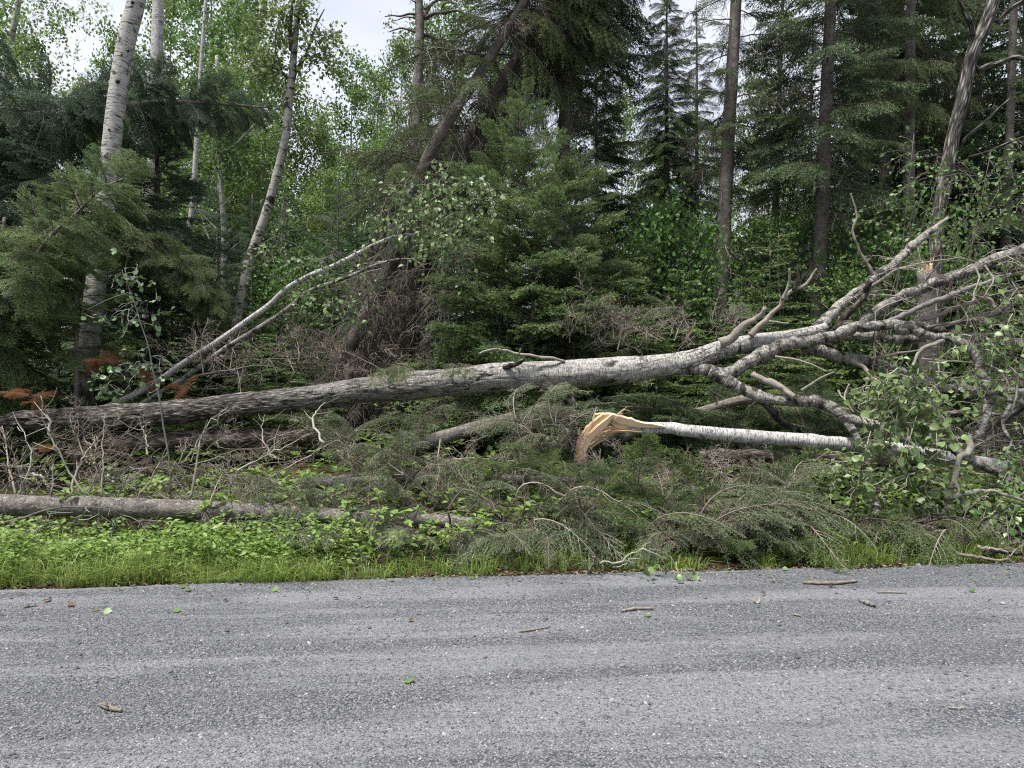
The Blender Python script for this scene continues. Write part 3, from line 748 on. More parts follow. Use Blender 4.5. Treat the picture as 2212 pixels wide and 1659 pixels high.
# the three young firs in the middle
for (path, label, wid) in [([(1076, 800, 11.5), (1085, 620), (1089, 533), (1101, 427), (1111, 350), (1119, 290), (1132, 220), (1140, 185)], 'tallest of the three young firs, its bent tip above the others', 1.12),
                      ([(1150, 800, 11.0), (1152, 640), (1158, 467), (1171, 350), (1194, 283)], 'young fir with a straight tip in the middle of the three firs', 1.0),
                      ([(1225, 800, 11.3), (1228, 640), (1233, 517), (1248, 400), (1262, 345), (1270, 330)], 'young fir on the right of the three firs, tip hooked over', 1.05)]:
    Y = path[0][2]; P = to_ground([at(p[0], p[1], Y) for p in path], Y)
    o = thing('young_fir', label, 'fir tree', P[0], 'three young firs')
    P = trunk_part(o, P, [.045, .03, .006], M_SBARK, 8, 30)
    boughs(o, P, yfir_b, 70, .06, .97, lambda u: wid * (1.6 * (1 - u) ** .62 + .10), 1.0, (-4, 40), 0.0)
    inst('branch', yfir_b[0], o, frame_matrix(P[-3] - np.array(o.location), unit(P[-1] - P[-3]), (0, 1, 0), .25))

# spruces with tall bare trunks on the right
def tall_spruce(label, path, Y, r, live, dead, lnl, up0=.35, extra=None, group=None, var=spr_b, pitch=(-16, 12)):
    P = to_ground([at(p[0], p[1], Y) for p in path], Y); Pt = P[-1]
    top = Pt + unit(P[-1] - P[-2]) * np.array([.6, .6, 1]) * 3.2; P.append(top)
    o = thing('tall_spruce', label, 'spruce', P[0], group)
    P = trunk_part(o, P, [r * 1.15, r, r * .8, r * .5], M_SBARK, 14, 60)
    boughs(o, P, var, live, up0, .97, lnl, 1.6, pitch, .06)
    boughs(o, P, dark_b + lich_b, dead, .12, .75, lambda u: 1.0 + .5 * u, 1.25, (-14, 0), .05, 'dead_branch')
    return o, P
tall_spruce('tall spruce trunk with sparse lichen hung boughs, left of the two bare trunks', [(1556, 640), (1563, 500), (1573, 300), (1590, 0)], 14.5, .145, 44, 34, lambda u: 1.25 - .5 * u, .42)
tall_spruce('tall spruce with scaly trunk and broad dark boughs spreading to the right', [(1768, 690), (1774, 500), (1781, 300), (1794, 0)], 14.0, .132, 70, 26, lambda u: 2.5 - 1.3 * u, .42)
tall_spruce('slim dark spruce trunk half hidden in boughs behind the scaly trunk', [(1912, 640), (1912, 400), (1920, 200), (1932, 0)], 17.0, .14, 52, 14, lambda u: 2.2 - .8 * u, .34)
tall_spruce('tall spruce at the right border behind the furrowed poplar', [(2170, 640), (2176, 400), (2184, 200), (2190, 0)], 16.0, .10, 60, 14, lambda u: 2.0 - .7 * u, .25)
tall_spruce('hanging dark spruce with black heavy boughs left of the furrowed poplar', [(1962, 560), (1964, 300), (1968, 0)], 15.4, .12, 60, 8, lambda u: 1.5 - .2 * u, .55, var=wee_b)

# the leaning spruces
LEAN = [('leaning spruce stem nearest the bare snag, hung up on its neighbours', [(716, 815), (770, 720), (832, 600), (872, 470), (930, 330), (985, 235), (1042, 150), (1110, 40)], 12.8, .15, .34),
        ('leaning spruce stem in the middle of the hung up cluster', [(758, 815), (830, 690), (900, 540), (950, 400), (1010, 300), (1072, 200), (1150, 60)], 13.3, .15, .3),
        ('leaning grey spruce stem at the right of the hung up cluster', [(868, 800), (905, 620), (950, 480), (990, 390), (1050, 260), (1108, 155), (1190, 10)], 13.9, .14, .3)]
for label, path, Y, r, u0 in LEAN:
    P = to_ground([at(p[0], p[1], Y) for p in path], Y); P.append(P[-1] + unit(P[-1] - P[-2]) * 2.5)
    o = thing('leaning_spruce', label, 'spruce', P[0], 'leaning spruces')
    P = trunk_part(o, P, [r * 1.1, r * .9, r * .6, r * .3], M_SBARK, 14, 60)
    boughs(o, P, dark_b + dead_b[:2], 46, .03, .80, lambda u: 1.15 + .4 * rng.random(), 1.3, (-30, 10), .35, 'dead_branch')
    boughs(o, P, wee_b, 26, .38, .78, lambda u: 1.25, 1.6, (-10, 20), .15)
    boughs(o, P, wee_b, 34, .78, 1.0, lambda u: 1.9 - .9 * (u - .74) / .26, 1.6, (-5, 25), .1)
# tall spruce whose boughs hang over the leaning stems
P = to_ground(px_path([(1205, 620), (1212, 400), (1225, 200), (1240, 0)], 14.6), 14.6); P.append(P[-1] + np.array([.1, 0, 3.0]))
o = thing('overhanging_spruce', 'big dark spruce whose heavy crown hangs over the leaning stems', 'spruce', P[0])
P = trunk_part(o, P, [.17, .15, .12, .08], M_SBARK, 14, 60)
boughs(o, P, wee_b[:3] + spr_b[:3], 50, .62, .98, lambda u: 1.9 - .5 * abs(u - .8), 1.6, (-22, 5), .1)
boughs(o, P, dark_b, 24, .2, .7, lambda u: 1.3, 1.4, (-20, 0), .2, 'dead_branch')
# dead snag
P = to_ground(px_path([(893, 640), (897, 480), (900, 330), (903, 180), (907, 90), (905, 0), (900, -120)], 15.0), 15)
o = thing('dead_snag', 'dead bare spruce snag with crooked leafless limbs against the sky', 'dead tree', P[0])
P = trunk_part(o, P, [.17, .13, .10, .08], M_SBARK, 12, 50, .14)
for pts, r in [([(530, 120), (580, 30), (650, -5), (720, 20), (745, 20)], .05), ([(545, 120), (590, 90), (680, 80), (760, 70), (850, 130)], .045), ([(500, 95), (440, 90), (380, 105), (330, 100), (280, 108)], .03),
               ([(490, 120), (420, 110), (360, 130), (335, 135)], .02), ([(490, 210), (440, 195), (390, 182), (340, 195), (305, 208)], .03), ([(535, 225), (580, 240), (640, 280), (680, 320)], .04),
               ([(540, 370), (600, 350), (680, 345), (740, 360)], .03), ([(515, 20), (470, 10), (440, -10)], .025), ([(640, 80), (660, 30), (690, 10), (740, 25), (770, 40)], .018), ([(540, 60), (600, 10), (640, -20)], .03)]:
    mb = MB(); tube(mb, spline(crop(c2, pts, 15, 14.6 + .8 * rng.random()), 12), [r, r * .3], 6, 0, .4); mb.build('limb', M_DARKTWIG, o)
boughs(o, P, dark_b + lich_b, 40, .25, .72, lambda u: 1.2, 1.3, (-20, 10), .1, 'dead_branch')
# ---------------------------------------------------------------- standing white stems on the left
def stem_tree(name, label, cat, pts, Y, r, mat, n=14, k=60, amp=.06, group=None, ground=True):
    P = [at(p[0], p[1], Y) for p in pts]
    if ground: P = to_ground(P, Y)
    o = thing(name, label, cat, P[0], group)
    return o, trunk_part(o, P, r, mat, n, k, amp)
o, P = stem_tree('white_poplar', 'thick white poplar trunk with black knots rising out of the frame at left', 'poplar tree', [(186, 850), (198, 700), (215, 550), (234, 380), (255, 200), (275, 80), (297, -10), (330, -220)], 11.2, [.155, .148, .138, .132, .115], M_STEM, 24, 110, .05)
for cx, cy_, sz in [(888, 45, .030), (818, 378, .016), (792, 550, .036), (740, 860, .018), (850, 345, .022)]:
    c = c1(cx, cy_, 11.2); mb = MB(); i = int(np.argmin(np.abs(P[:, 2] - c[2]))); x0 = P[i][0]; rr = .146
    dx = np.clip(c[0] - x0, -.12, .12); base = np.array([x0 + dx, 11.2 - math.sqrt(rr * rr - dx * dx) + .008, c[2]])
    t = np.linspace(0, 1, 6)
    tube(mb, base + np.array([[dx * 2, -1, -.3]]) * (t[:, None] * .03), sz * np.sqrt(np.maximum(.02, 1 - t**2)), 9, 0, .2)
    mb.build('knot', M_PDARK, o)
o, P = stem_tree('birch_tree', 'upright white birch behind the blue green spruce, right of the thick poplar', 'birch', [(322, 620), (330, 400), (332, 300), (338, 120), (342, 0), (346, -150)], 14.0, [.12, .11, .10], M_BIRCH, 12)
o, P = stem_tree('birch_tree', 'white birch stem seen in pieces between the young spruces, right of the blue green spruce', 'birch', [(397, 600), (408, 500), (416, 440), (425, 300), (440, 60), (450, -60)], 16.5, [.09, .075, .06, .05, .03], M_BIRCH, 10)
o, P = stem_tree('birch_tree', 'thin crooked white birch forking into pale limbs, left of the tall leaning birch', 'birch', [(484, 560), (484, 500), (477, 400), (472, 340), (474, 260), (472, 180), (468, 120)], 18.0, [.10, .085, .06, .04], M_BIRCH, 10)
for pts in [[(1415, 900), (1390, 850), (1330, 770), (1280, 700)], [(1430, 990), (1500, 960), (1570, 890), (1660, 800)], [(1420, 900), (1435, 780), (1420, 600), (1400, 420)]]:
    mb = MB(); tube(mb, spline(crop(c1, pts, 18), 10), [.05, .025], 6, 0, .5); mb.build('limb', M_BIRCH, o)
inst('crown', aspen_c[1], o, Matrix.Translation((-.2, 0, .2)) @ Matrix.Diagonal((.9, .9, .72, 1)))
o, P = stem_tree('leaning_birch', 'tall leaning birch with rough bark and an open leafy top at left centre', 'birch', [(500, 760), (512, 690), (540, 560), (575, 460), (600, 370), (618, 290), (626, 200), (632, 150), (640, 60), (655, -60)], 13.5, [.105, .092, .082, .07, .04], m_white_bark('leaning_birch_bark', 0, 0, (.36, .345, .315), .55, .45), 16, 80, .10)
BL = []
for pts, r in [([(1890, 530), (1840, 480), (1780, 440), (1700, 430), (1640, 400)], .035), ([(1780, 440), (1740, 390), (1670, 370), (1610, 370)], .022), ([(1900, 520), (1920, 450), (1970, 380), (2000, 310), (2040, 180), (2100, 60)], .04),
               ([(1890, 330), (1880, 200), (1890, 60), (1900, -80)], .05), ([(1830, 470), (1800, 380), (1780, 280), (1800, 160)], .018), ([(1990, 320), (2060, 370), (2110, 400)], .014), ([(2010, 260), (2080, 230), (2130, 240)], .012), ([(1885, 200), (1820, 120), (1780, 40)], .02)]:
    q = spline(crop(c1, pts, 13.5, 13.2 + .6 * rng.random()), 12); BL.append(q)
    mb = MB(); tube(mb, q, [r, r * .3], 6, 0, .3); mb.build('limb', M_DARKTWIG, o)

# ---------------------------------------------------------------- single leaves on twigs
def leafy(root, anchors, ntwig, nleaf, spread, variants, size, seed, mats, first=300, tw=M_TWIG, droop=.5, gap=.05, name='leaf', gm=None, tl=.4):
    """twigs from anchor points; the first leaves are objects of their own, the rest one mass"""
    g = np.random.default_rng(seed); o0 = np.array(root.location); mt = MB(); spots = []
    for k in range(ntwig):
        a = np.asarray(anchors[int(g.integers(len(anchors)))]) + g.normal(0, spread * .12, 3)
        d = unit(g.normal(0, 1, 3) * np.array([1, .7, .7]) + np.array([0, -.15, -droop * .3])); L = tl * (.5 + .8 * g.random())
        u = np.linspace(0, 1, 5)[:, None]; q = a + d * (L * u) + np.array([0, 0, -1]) * (L * droop * .6 * u**2) + g.normal(0, .012, (5, 3))
        tube(mt, q, [.0045, .002], 3, 0, g.random(), False, caps=False)
        m = max(2, int(L / gap))
        for j in range(m):
            f = .2 + .8 * (j + g.random() * .6) / m; i = min(3, int(f * 4)); p = q[i] + (q[i + 1] - q[i]) * (min(f, 1) * 4 - i)
            s = size * (.65 + .6 * g.random()); dd = unit(d * .5 + g.normal(0, .7, 3) + np.array([0, -.1, -droop]))
            nn = unit(g.normal(0, .6, 3) + np.array([0, -.55, .7]))
            spots.append((p + dd * s * .55, dd, nn, s))
    tag(mt.build('twigs', tw, root), kind='stuff')
    spots.sort(key=lambda q: -q[3] / q[0][1])
    for p, dd, nn, s in spots[:first]:
        inst(name, variants[int(g.integers(len(variants)))], root, frame_matrix(p - o0, dd, nn, s))
    rest = spots[first:]
    if rest:
        mb = MB(); leaf_cards(mb, np.array([q[0] for q in rest]), np.array([q[1] for q in rest]), np.array([q[2] for q in rest]), np.array([q[3] for q in rest]), np.clip(.5 + g.normal(0, .15, len(rest)), 0, 1), 0)
        tag(mb.build('leaves', [mats], root), kind='stuff')

# open leafy top of the tall leaning birch
an = [p for q in BL for p in q[4:]]
leafy(o, an + [P[-8], P[-4], P[-12]], 210, 0, .5, leaf_b, .085, 41, M_ASPENF, 0, M_DARKTWIG, .5, .055, tl=.5)
# upper left corner: leaves of a near aspen hanging in
o, P = stem_tree('slender_aspen', 'slender pale aspen at the upper left corner with airy leaves', 'aspen', [(-10, 700), (-4, 400), (3, 250), (18, 120), (40, 0), (55, -120)], 15.5, [.10, .09, .07, .05], M_FARB, 10)
an = [at(px, py, 15.5 + rng.normal(0, .5)) for px, py in [(20, 20), (60, 10), (110, 5), (150, 15), (60, 60), (30, 120), (80, 130), (50, 180), (100, 150), (20, 180), (10, 80), (130, 20), (70, 100), (160, 0)]]
leafy(o, an, 150, 0, 2.0, leaf_b, .08, 42, M_ASPENF, 0, M_DARKTWIG, .4, .055, tl=.6)

# ---------------------------------------------------------------- hung up spruce top and firs at the left
P = [at(-330, 300, 12.3), at(-150, 285, 12.3), at(0, 262, 12.2), at(250, 228, 12), at(420, 222, 11.9), at(585, 233, 11.8)]
o = thing('fallen_spruce', 'dark spruce top hung up level behind the white poplar, pointing right', 'spruce', P[0])
P = trunk_part(o, P, [.11, .08, .05, .012], M_SBARK, 10, 50)
boughs(o, P, den_b, 130, .02, .99, lambda u: 1.5 * (1 - u) ** .75 + .22, 1.2, (30, 42), .22)
P = [at(-90, 620, 12.4), at(20, 560, 12.2), at(120, 420, 12), at(160, 350, 11.8)]
o = thing('spruce_tree', 'dense black green spruce filling the left border below the hung up top', 'spruce', P[0])
P = trunk_part(o, P, [.09, .06, .02], M_SBARK, 10, 40)
boughs(o, P, den_b, 95, .02, .98, lambda u: 1.35 - .55 * u, 1.2, (-5, 20), .3)
P = [at(225, 430, 11.4), at(290, 500, 11.3), at(350, 540, 11.2), at(415, 585, 11.1), at(455, 640, 11.05), at(474, 700, 11)]
o = thing('bent_spruce_top', 'drooping olive green spruce top bent over left of the leaning white stems', 'spruce', P[0])
P = trunk_part(o, P, [.05, .04, .012], M_SBARK, 10, 40)
boughs(o, P, den_b, 85, .0, .99, lambda u: .62 * (1 - u) ** .5 + .16, 1.2, (38, 42), .25, ov={1: M_OLIVE})
P = [at(-120, 800, 9.9), at(-20, 700, 9.7), at(55, 590, 9.5), at(110, 510, 9.4), at(167, 460, 9.4), at(215, 410, 9.4), at(262, 388, 9.5)]
o = thing('leaning_fir', 'feathery fir leaning right across the foot of the white poplar', 'fir tree', P[0])
P = trunk_part(o, P, [.05, .035, .012], M_SBARK, 10, 40)
boughs(o, P, fir_b + yfir_b[:2], 84, .04, .99, lambda u: 1.1 - .45 * u, 1.2, (5, 40), .42, ov={1: M_YFIR})
P = [at(-60, 905, 10.2), at(-30, 700, 10.2), at(0, 560, 10.2), at(10, 470, 10.2)]
o = thing('fir_tree', 'shady fir with layered boughs at the left border above the log', 'fir tree', P[0])
P = trunk_part(o, P, [.06, .05, .02], M_SBARK, 10, 40)
boughs(o, P, fir_b, 62, .02, .98, lambda u: 1.25 - .5 * u, 1.2, (-8, 20), .15)

conifer_full('fir_tree', 'feathery fir hiding the middle of the thick white poplar trunk', 'fir tree', 165, 10.1, 405, fir_b, 1.2, 38, 1.2, u0=.42, r=.04)
# dark furrowed poplar and the right hand shrub
o, P = stem_tree('furrowed_poplar', 'dark furrowed poplar with side limbs leaning right at the right border', 'poplar tree', [(2022, 560), (2030, 450), (2044, 380), (2060, 290), (2080, 210), (2100, 120), (2130, 50), (2152, -20), (2200, -200)], 11.6, [.10, .10, .105, .10, .095, .08], M_PDARK, 22, 110, .10)
for pts, r in [([(1910, 460), (1980, 430), (2060, 410), (2150, 370), (2230, 380), (2400, 360)], .055), ([(1800, 940), (1850, 880), (1950, 800), (2050, 700), (2120, 640)], .028), ([(1880, 230), (1870, 160), (1830, 90), (1800, 30), (1780, -40)], .045), ([(2040, 150), (2110, 70), (2212, 0), (2300, -60)], .04), ([(1850, 1020), (1960, 990), (2100, 930), (2250, 870)], .025)]:
    mb = MB(); tube(mb, spline(crop(c3, pts, 11.6, 11.3), 14), [r, r * .45], 8, 0, .4, True, lambda B, s, th: 1 + .25 * (fbm(B * 18, 2, 4) - .5)); mb.build('limb', M_PDARK, o)
ANR = [c3(x, y, 10.4 + rng.normal(0, .3)) for x, y in [(1500, 960), (1550, 1020), (1620, 1000), (1560, 1100), (1700, 1080), (1800, 1180), (1650, 1180), (1900, 1120), (2000, 1060), (2100, 1000), (2180, 960), (2060, 1160), (1950, 1220), (1850, 1280), (1750, 1300), (1650, 1300), (1560, 1320), (1500, 1250), (2150, 1120), (2180, 1250), (2050, 1320), (1950, 1380), (1900, 1480), (1800, 1500), (2000, 1500), (2150, 1450), (1600, 1450), (1320, 1400), (1250, 1450), (1400, 1420), (1500, 1550)]]
o = thing('leafy_sapling', 'broad leaved sapling with large bright leaves in front of the furrowed poplar', 'sapling', (4.9, 10.4, float(ground_z(4.9, 10.4))))
for k in range(7):
    e = ANR[k * 4]; b = np.array([5.0 + rng.normal(0, .5), 10.5, .55]); mb = MB()
    tube(mb, spline([b, (b + e) / 2 + rng.normal(0, .12, 3), e + np.array([0, 0, .2])], 12), [.014, .005], 5, 0, .5); mb.build('stem', M_DARKTWIG, o)
leafy(o, ANR, 170, 0, .8, leaf_b, .062, 43, M_SHRUB, 280, M_DARKTWIG, .35, .07, tl=.45)

# snapped spruce stump with split top
P = [at(2004, 800, 11.0), at(2002, 700, 11.0), at(2000, 590, 11.0)]; P = to_ground(P, 11.0)
o = thing('broken_spruce', 'snapped off spruce trunk with a bright orange split top among the fallen limbs', 'broken tree', P[0])
P = trunk_part(o, P, [.13, .12, .115], M_SBARK, 14, 30, .08, .06)
for k in range(9):
    a = k * .7; b = P[-1] + np.array([math.cos(a) * .07, math.sin(a) * .07, -.1]); h = .16 + .22 * rng.random()
    mb = MB(); tube(mb, [b, b + np.array([rng.normal(0, .015), 0, h * .6]), b + np.array([rng.normal(0, .03), 0, h])], [.028, .022, .003], 4, 0, .3 + .6 * rng.random(), False); mb.build('splinter', M_SPLIT, o)

# ---------------------------------------------------------------- the pair of leaning white stems with leaves
o = thing('fallen_birch', 'upper of two slender white birch stems leaning right, leafy at the end', 'birch', c4(700, 1010, 10.6), 'pair of leaning white stems')
P = crop(c4, [(640, 1040), (780, 980), (1000, 870), (1150, 760), (1400, 600), (1600, 460), (1740, 360), (1860, 250), (2000, 170), (2170, 100)], 10.7, 10.0) + crop(c2, [(250, 1570), (390, 1520), (480, 1520)], 9.95, 9.9)
P = trunk_part(o, P, [.05, .045, .041, .036, .022], M_BIRCH, 12, 90, .08)
an = [c2(x, y, 9.8 + rng.normal(0, .22)) for x, y in [(200, 1200), (290, 1270), (260, 1380), (340, 1250), (420, 1330), (500, 1200), (560, 1120), (560, 1230), (640, 1200), (700, 1260), (760, 1200), (840, 1180), (880, 1170), (800, 1300), (720, 1350), (640, 1330), (560, 1350), (500, 1420), (600, 1450), (680, 1480), (760, 1480), (580, 1560), (660, 1600), (720, 1620), (440, 1450), (620, 1380), (690, 1410), (780, 1390), (740, 1550), (540, 1500)]]
for e in an[::2]:
    b = P[-1 - int(rng.integers(8))]; mb = MB(); tube(mb, spline([b, (b + e) / 2 + np.array([0, 0, .12]), e], 9), [.012, .004], 4, 0, .3); mb.build('limb', M_DARKTWIG, o)
leafy(o, an, 190, 0, .6, leaf_b, .076, 44, M_BIRCHL, 300, M_DARKTWIG, .9, .05, tl=.34)
o = thing('fallen_birch', 'lower of two slender white stems leaning right, rough with lichen', 'birch', c4(850, 1030, 10.4), 'pair of leaning white stems')
P = crop(c4, [(800, 1060), (930, 990), (1050, 920), (1180, 840), (1470, 630), (1650, 520), (1850, 390), (2000, 270), (2212, 190)], 10.4, 9.9) + crop(c5, [(100, 150), (210, 100), (370, 60), (480, 70), (540, 120)], 9.85, 9.7)
P = trunk_part(o, P, [.04, .037, .032, .025, .009], M_LIMB, 12, 90, .12)
an = [at(px, py, 9.9 + rng.normal(0, .25)) for px, py in [(585, 505), (600, 530), (640, 560), (575, 540), (610, 480), (660, 570), (700, 560), (700, 600), (690, 640), (720, 640), (740, 680), (760, 610), (790, 640), (780, 560), (720, 590), (650, 610), (630, 640), (760, 660), (790, 600), (590, 610), (640, 700), (660, 660)]]
for e in an[::2]:
    b = P[55 + int(rng.integers(25))]; mb = MB(); tube(mb, spline([b, (b + e) / 2 + np.array([0, 0, .08]), e], 8), [.009, .003], 4, 0, .3); mb.build('limb', M_DARKTWIG, o)
leafy(o, an, 95, 0, .5, leaf_b, .070, 45, M_BIRCHL, 200, M_DARKTWIG, .7, .055, tl=.32)

# young poplar sapling in front of the log at left
o = thing('poplar_sapling', 'thin young poplar sapling with round blue green leaves in front of the fallen trunk', 'sapling', c4(1100, 1600, 8.0))
P = crop(c4, [(1110, 1620), (1095, 1350), (1060, 1150), (1030, 950), (990, 780), (960, 620), (910, 470), (870, 340), (830, 230), (810, 120)], 8.0)
P = trunk_part(o, P, [.011, .009, .004], M_GREYWOOD, 7, 50, .05)
an = [c4(x, y, 8.0 + rng.normal(0, .12)) for x, y in [(830, 60), (810, 130), (860, 180), (760, 260), (820, 260), (900, 280), (950, 190), (1020, 290), (560, 390), (640, 410), (720, 430), (800, 420), (900, 440), (980, 430), (1010, 500), (880, 350), (700, 470), (1000, 680), (940, 700), (900, 760), (1040, 720), (880, 880), (800, 800), (960, 840), (1080, 700), (780, 520), (850, 700), (720, 880), (1020, 850), (640, 860), (830, 940)]]
for e in an[::2]:
    b = P[int(np.argmin(np.linalg.norm(P - e + np.array([0, 0, -.08]), axis=1)))]; mb = MB(); tube(mb, spline([b, (b + e) / 2 + np.array([0, 0, .02]), e], 7), [.005, .002], 4, 0, .5); mb.build('limb', M_GREYWOOD, o)
leafy(o, an, 62, 0, .4, leaf_p, .055, 46, M_POPLAR, 300, M_GREYWOOD, .5, .06, tl=.2)
# ---------------------------------------------------------------- the big fallen aspen
HP = crop(c4, [(-120, 1150), (100, 1110), (400, 1090), (800, 1078), (1200, 1045), (1600, 1000), (2000, 962)], 9.3, 9.0) + crop(c5, [(150, 905), (400, 884), (800, 846), (1000, 824), (1300, 812), (1500, 803), (1800, 780), (2050, 752)], 8.95, 8.8) + crop(c6, [(60, 712), (250, 645), (450, 600), (650, 572), (820, 540), (930, 505)], 8.75, 8.8)
hero = thing('fallen_aspen', 'huge fallen aspen, furrowed white trunk lying across the whole picture, crown at right', 'fallen tree', HP[0])
def rr(B, s, th):
    f = np.clip((4.8 - s) / 3.4, 0, 1)[:, None]
    ridge = np.abs(fbm(B * np.array([17, 17, 3.4]), 3, 5) - .5) * 2
    big = fbm(B * np.array([3, 3, 1.6]), 3, 9) - .5
    return 1 + .16 * big + (.30 * f + .06) * (ridge - .35) * 1.0 + .035 * (fbm(B * 30, 2, 3) - .5)
rad = [.10, .125, .135, .15, .16, .16, .15, .15, .152, .155, .16, .185, .172, .175, .165, .17, .165, .14, .115, .10, .09, .07]
def cracks(B):
    n1 = np.abs(fbm(B * np.array([13, 13, 2.3]) + 3, 4, 15) - .5); n2 = np.abs(fbm(B * np.array([6, 6, 9]) + 9, 3, 25) - .5)
    f = np.clip((8.0 - B[..., 2]) / 4.5, 0, 1); m = sstep(.40, .62, fbm(B * np.array([2.2, 2.2, 1.1]), 3, 35))
    return np.clip(np.exp(-(n1 / .030) ** 2) * np.maximum(f, .9 * m) + np.exp(-((B[..., 2] - 8.15) / .30) ** 2) * sstep(.50, .60, fbm(B * np.array([7, 7, 5]), 4, 45)) + np.exp(-(n2 / .012) ** 2) * np.maximum(.5 * f, .5 * m), 0, 1)
rr0 = rr
rr = lambda B, s, th: rr0(B, s, th) - .075 * cracks(B)
mb = MB(); tube(mb, spline(HP, 760), rad, 96, 0, cracks, True, rr); mb.build('trunk', M_HERO, hero)
def knotty(a=.16, s=1.0): return lambda B, q, th: 1 + a * (fbm(B * np.array([9, 9, 7]) * s, 3, 8) - .5) * 2 + .30 * np.maximum(0, vnoise(B * np.array([4, 4, 5]), 12) - .72) / .28 + .13 * (fbm(B * 42, 3, 3) - .5)
def limb(root, fn, pts, Y0, Y1, r, mat, name='limb', n=14, jag=0, a=.14, k=None):
    P = spline(crop(fn, pts, Y0, Y1), k or int(np.clip(np.sum(np.linalg.norm(np.diff(np.array(crop(fn, pts, Y0, Y1)), axis=0), axis=1)) / .02, 14, 240))); r = [q * .9 for q in r]; a = .26 if mat in (M_BARE, M_GREYWOOD) else a; n = max(n, 16) if n > 5 else n
    s = np.concatenate([[0], np.cumsum(np.linalg.norm(np.diff(P, axis=0), axis=1))]); h = rng.random(3) * 90
    jt = np.stack([fbm(np.stack([s * 9 + h[i], 0 * s, 0 * s + i], -1), 3, 4 + i) - .5 for i in range(3)], -1)
    P = P + jt * np.minimum(.05, np.interp(np.linspace(0, 1, len(P)), np.linspace(0, 1, len(r)), r) * 2.3)[:, None] * np.minimum(1, s / .15)[:, None]
    mb = MB(); tube(mb, P, r, n, 0, .5, True, knotty(a), jag=jag); mb.build(name, mat, root); return P
px = lambda w, Y=8.7: w * .3335 / 1580 * Y / 2                # crop-6 width in pixels -> radius
limb(hero, c6, [(840, 540), (900, 490), (960, 420), (1060, 330), (1180, 250), (1260, 170), (1380, 80), (1470, 0), (1550, -70), (1640, -140)], 8.8, 9.4, [px(90), px(78), px(74), px(62), px(46)], M_LIMB, n=18)
mb = MB(); tube(mb, spline(crop(c3, [(1480, 1600), (1600, 1500), (1718, 1412)], 9.38, 9.5), 10), [px(48), px(40), px(16)], 8, 0, .6, True, knotty(.2), jag=.05); mb.build('broken_end', M_BARE, hero)
limb(hero, c6, [(1000, 520), (1030, 470), (1070, 410), (1150, 340), (1195, 265), (1215, 205)], 8.7, 8.5, [px(60), px(44), px(40)], M_OLDLOG, jag=.05)
limb(hero, c6, [(1000, 545), (1050, 510), (1090, 500), (1130, 500)], 8.62, 8.6, [px(90), px(125), px(110), px(40)], M_OLDLOG, 'burl', 16, a=.35)
limb(hero, c6, [(1200, 250), (1290, 190), (1380, 130), (1550, 88), (1700, 62), (1810, 44)], 8.8, 8.4, [px(22), px(14), px(8)], M_BARE)
limb(hero, c6, [(1230, 165), (1200, 95), (1140, 0), (1120, -60), (1105, -130), (1128, -230), (1090, -365)], 9.0, 8.9, [px(24), px(20), px(17), px(12)], M_BARE)
limb(hero, c6, [(1000, 560), (1130, 490), (1250, 400), (1420, 310), (1580, 232), (1800, 150), (1960, 90), (2130, 18), (2300, -60)], 8.7, 8.3, [px(70), px(74), px(76), px(70), px(60)], M_LIMB, n=20, a=.09)
limb(hero, c6, [(1280, 475), (1330, 460), (1450, 410), (1560, 352), (1680, 320), (1800, 265), (1950, 215), (2130, 152)], 8.5, 8.2, [px(26), px(38), px(40), px(30), px(14)], M_GREYWOOD)
limb(hero, c6, [(1430, 485), (1500, 470), (1650, 420), (1800, 360), (1900, 325), (1970, 305), (2030, 375)], 8.5, 8.2, [px(30), px(32), px(28), px(26), px(22)], M_BARE)
limb(hero, c6, [(1560, 515), (1700, 490), (1850, 460), (2000, 420), (2095, 370), (2150, 290), (2240, 260)], 8.45, 8.0, [px(50), px(46), px(36), px(30)], M_PDARK)
limb(hero, c6, [(-520, 800), (-350, 785), (-180, 785), (-60, 780), (60, 775), (150, 772), (230, 795), (320, 800), (400, 742), (480, 692), (620, 632), (800, 590), (950, 560), (1050, 520), (1200, 492), (1350, 485), (1480, 490), (1590, 508)], 8.85, 8.25, [px(30), px(60), px(80), px(82), px(95), px(92), px(86), px(74), px(72), px(66), px(52)], M_LIMB, n=22)
limb(hero, c6, [(700, 610), (900, 580), (1100, 552), (1250, 562), (1400, 570), (1560, 572), (1700, 560), (1850, 568), (2000, 580), (2250, 616)], 8.65, 8.3, [px(70), px(74), px(66), px(60), px(58)], M_LIMB, n=18, a=.08)
limb(hero, c6, [(1380, 515), (1420, 508), (1480, 515), (1560, 542), (1690, 562), (1780, 592), (1850, 632), (1910, 720), (1935, 800), (1965, 880), (1988, 960), (1985, 1040), (1960, 1100), (1930, 1170), (1850, 1215), (1690, 1232), (1600, 1228)], 8.15, 7.5, [px(66), px(54), px(58), px(62), px(60), px(52), px(42), px(26), px(12)], M_LIMB, n=16)
limb(hero, c6, [(1660, 520), (1680, 515), (1700, 530)], 8.2, 8.05, [px(52), px(50), px(40)], M_OLDLOG, 'burl', 12, a=.3)
limb(hero, c6, [(1690, 590), (1640, 600), (1560, 640), (1510, 720), (1490, 800), (1440, 880), (1380, 960), (1300, 1010), (1210, 1055), (1140, 1050), (1090, 1000), (1065, 930), (1078, 870)], 7.9, 7.4, [px(26), px(22), px(18), px(14), px(9)], M_LICHEN)
limb(hero, c6, [(1960, 925), (2050, 930), (2110, 950), (2125, 1000), (2080, 1090), (2085, 1160), (2120, 1240), (2110, 1330)], 7.7, 7.5, [px(34), px(28), px(20), px(14)], M_LIMB)
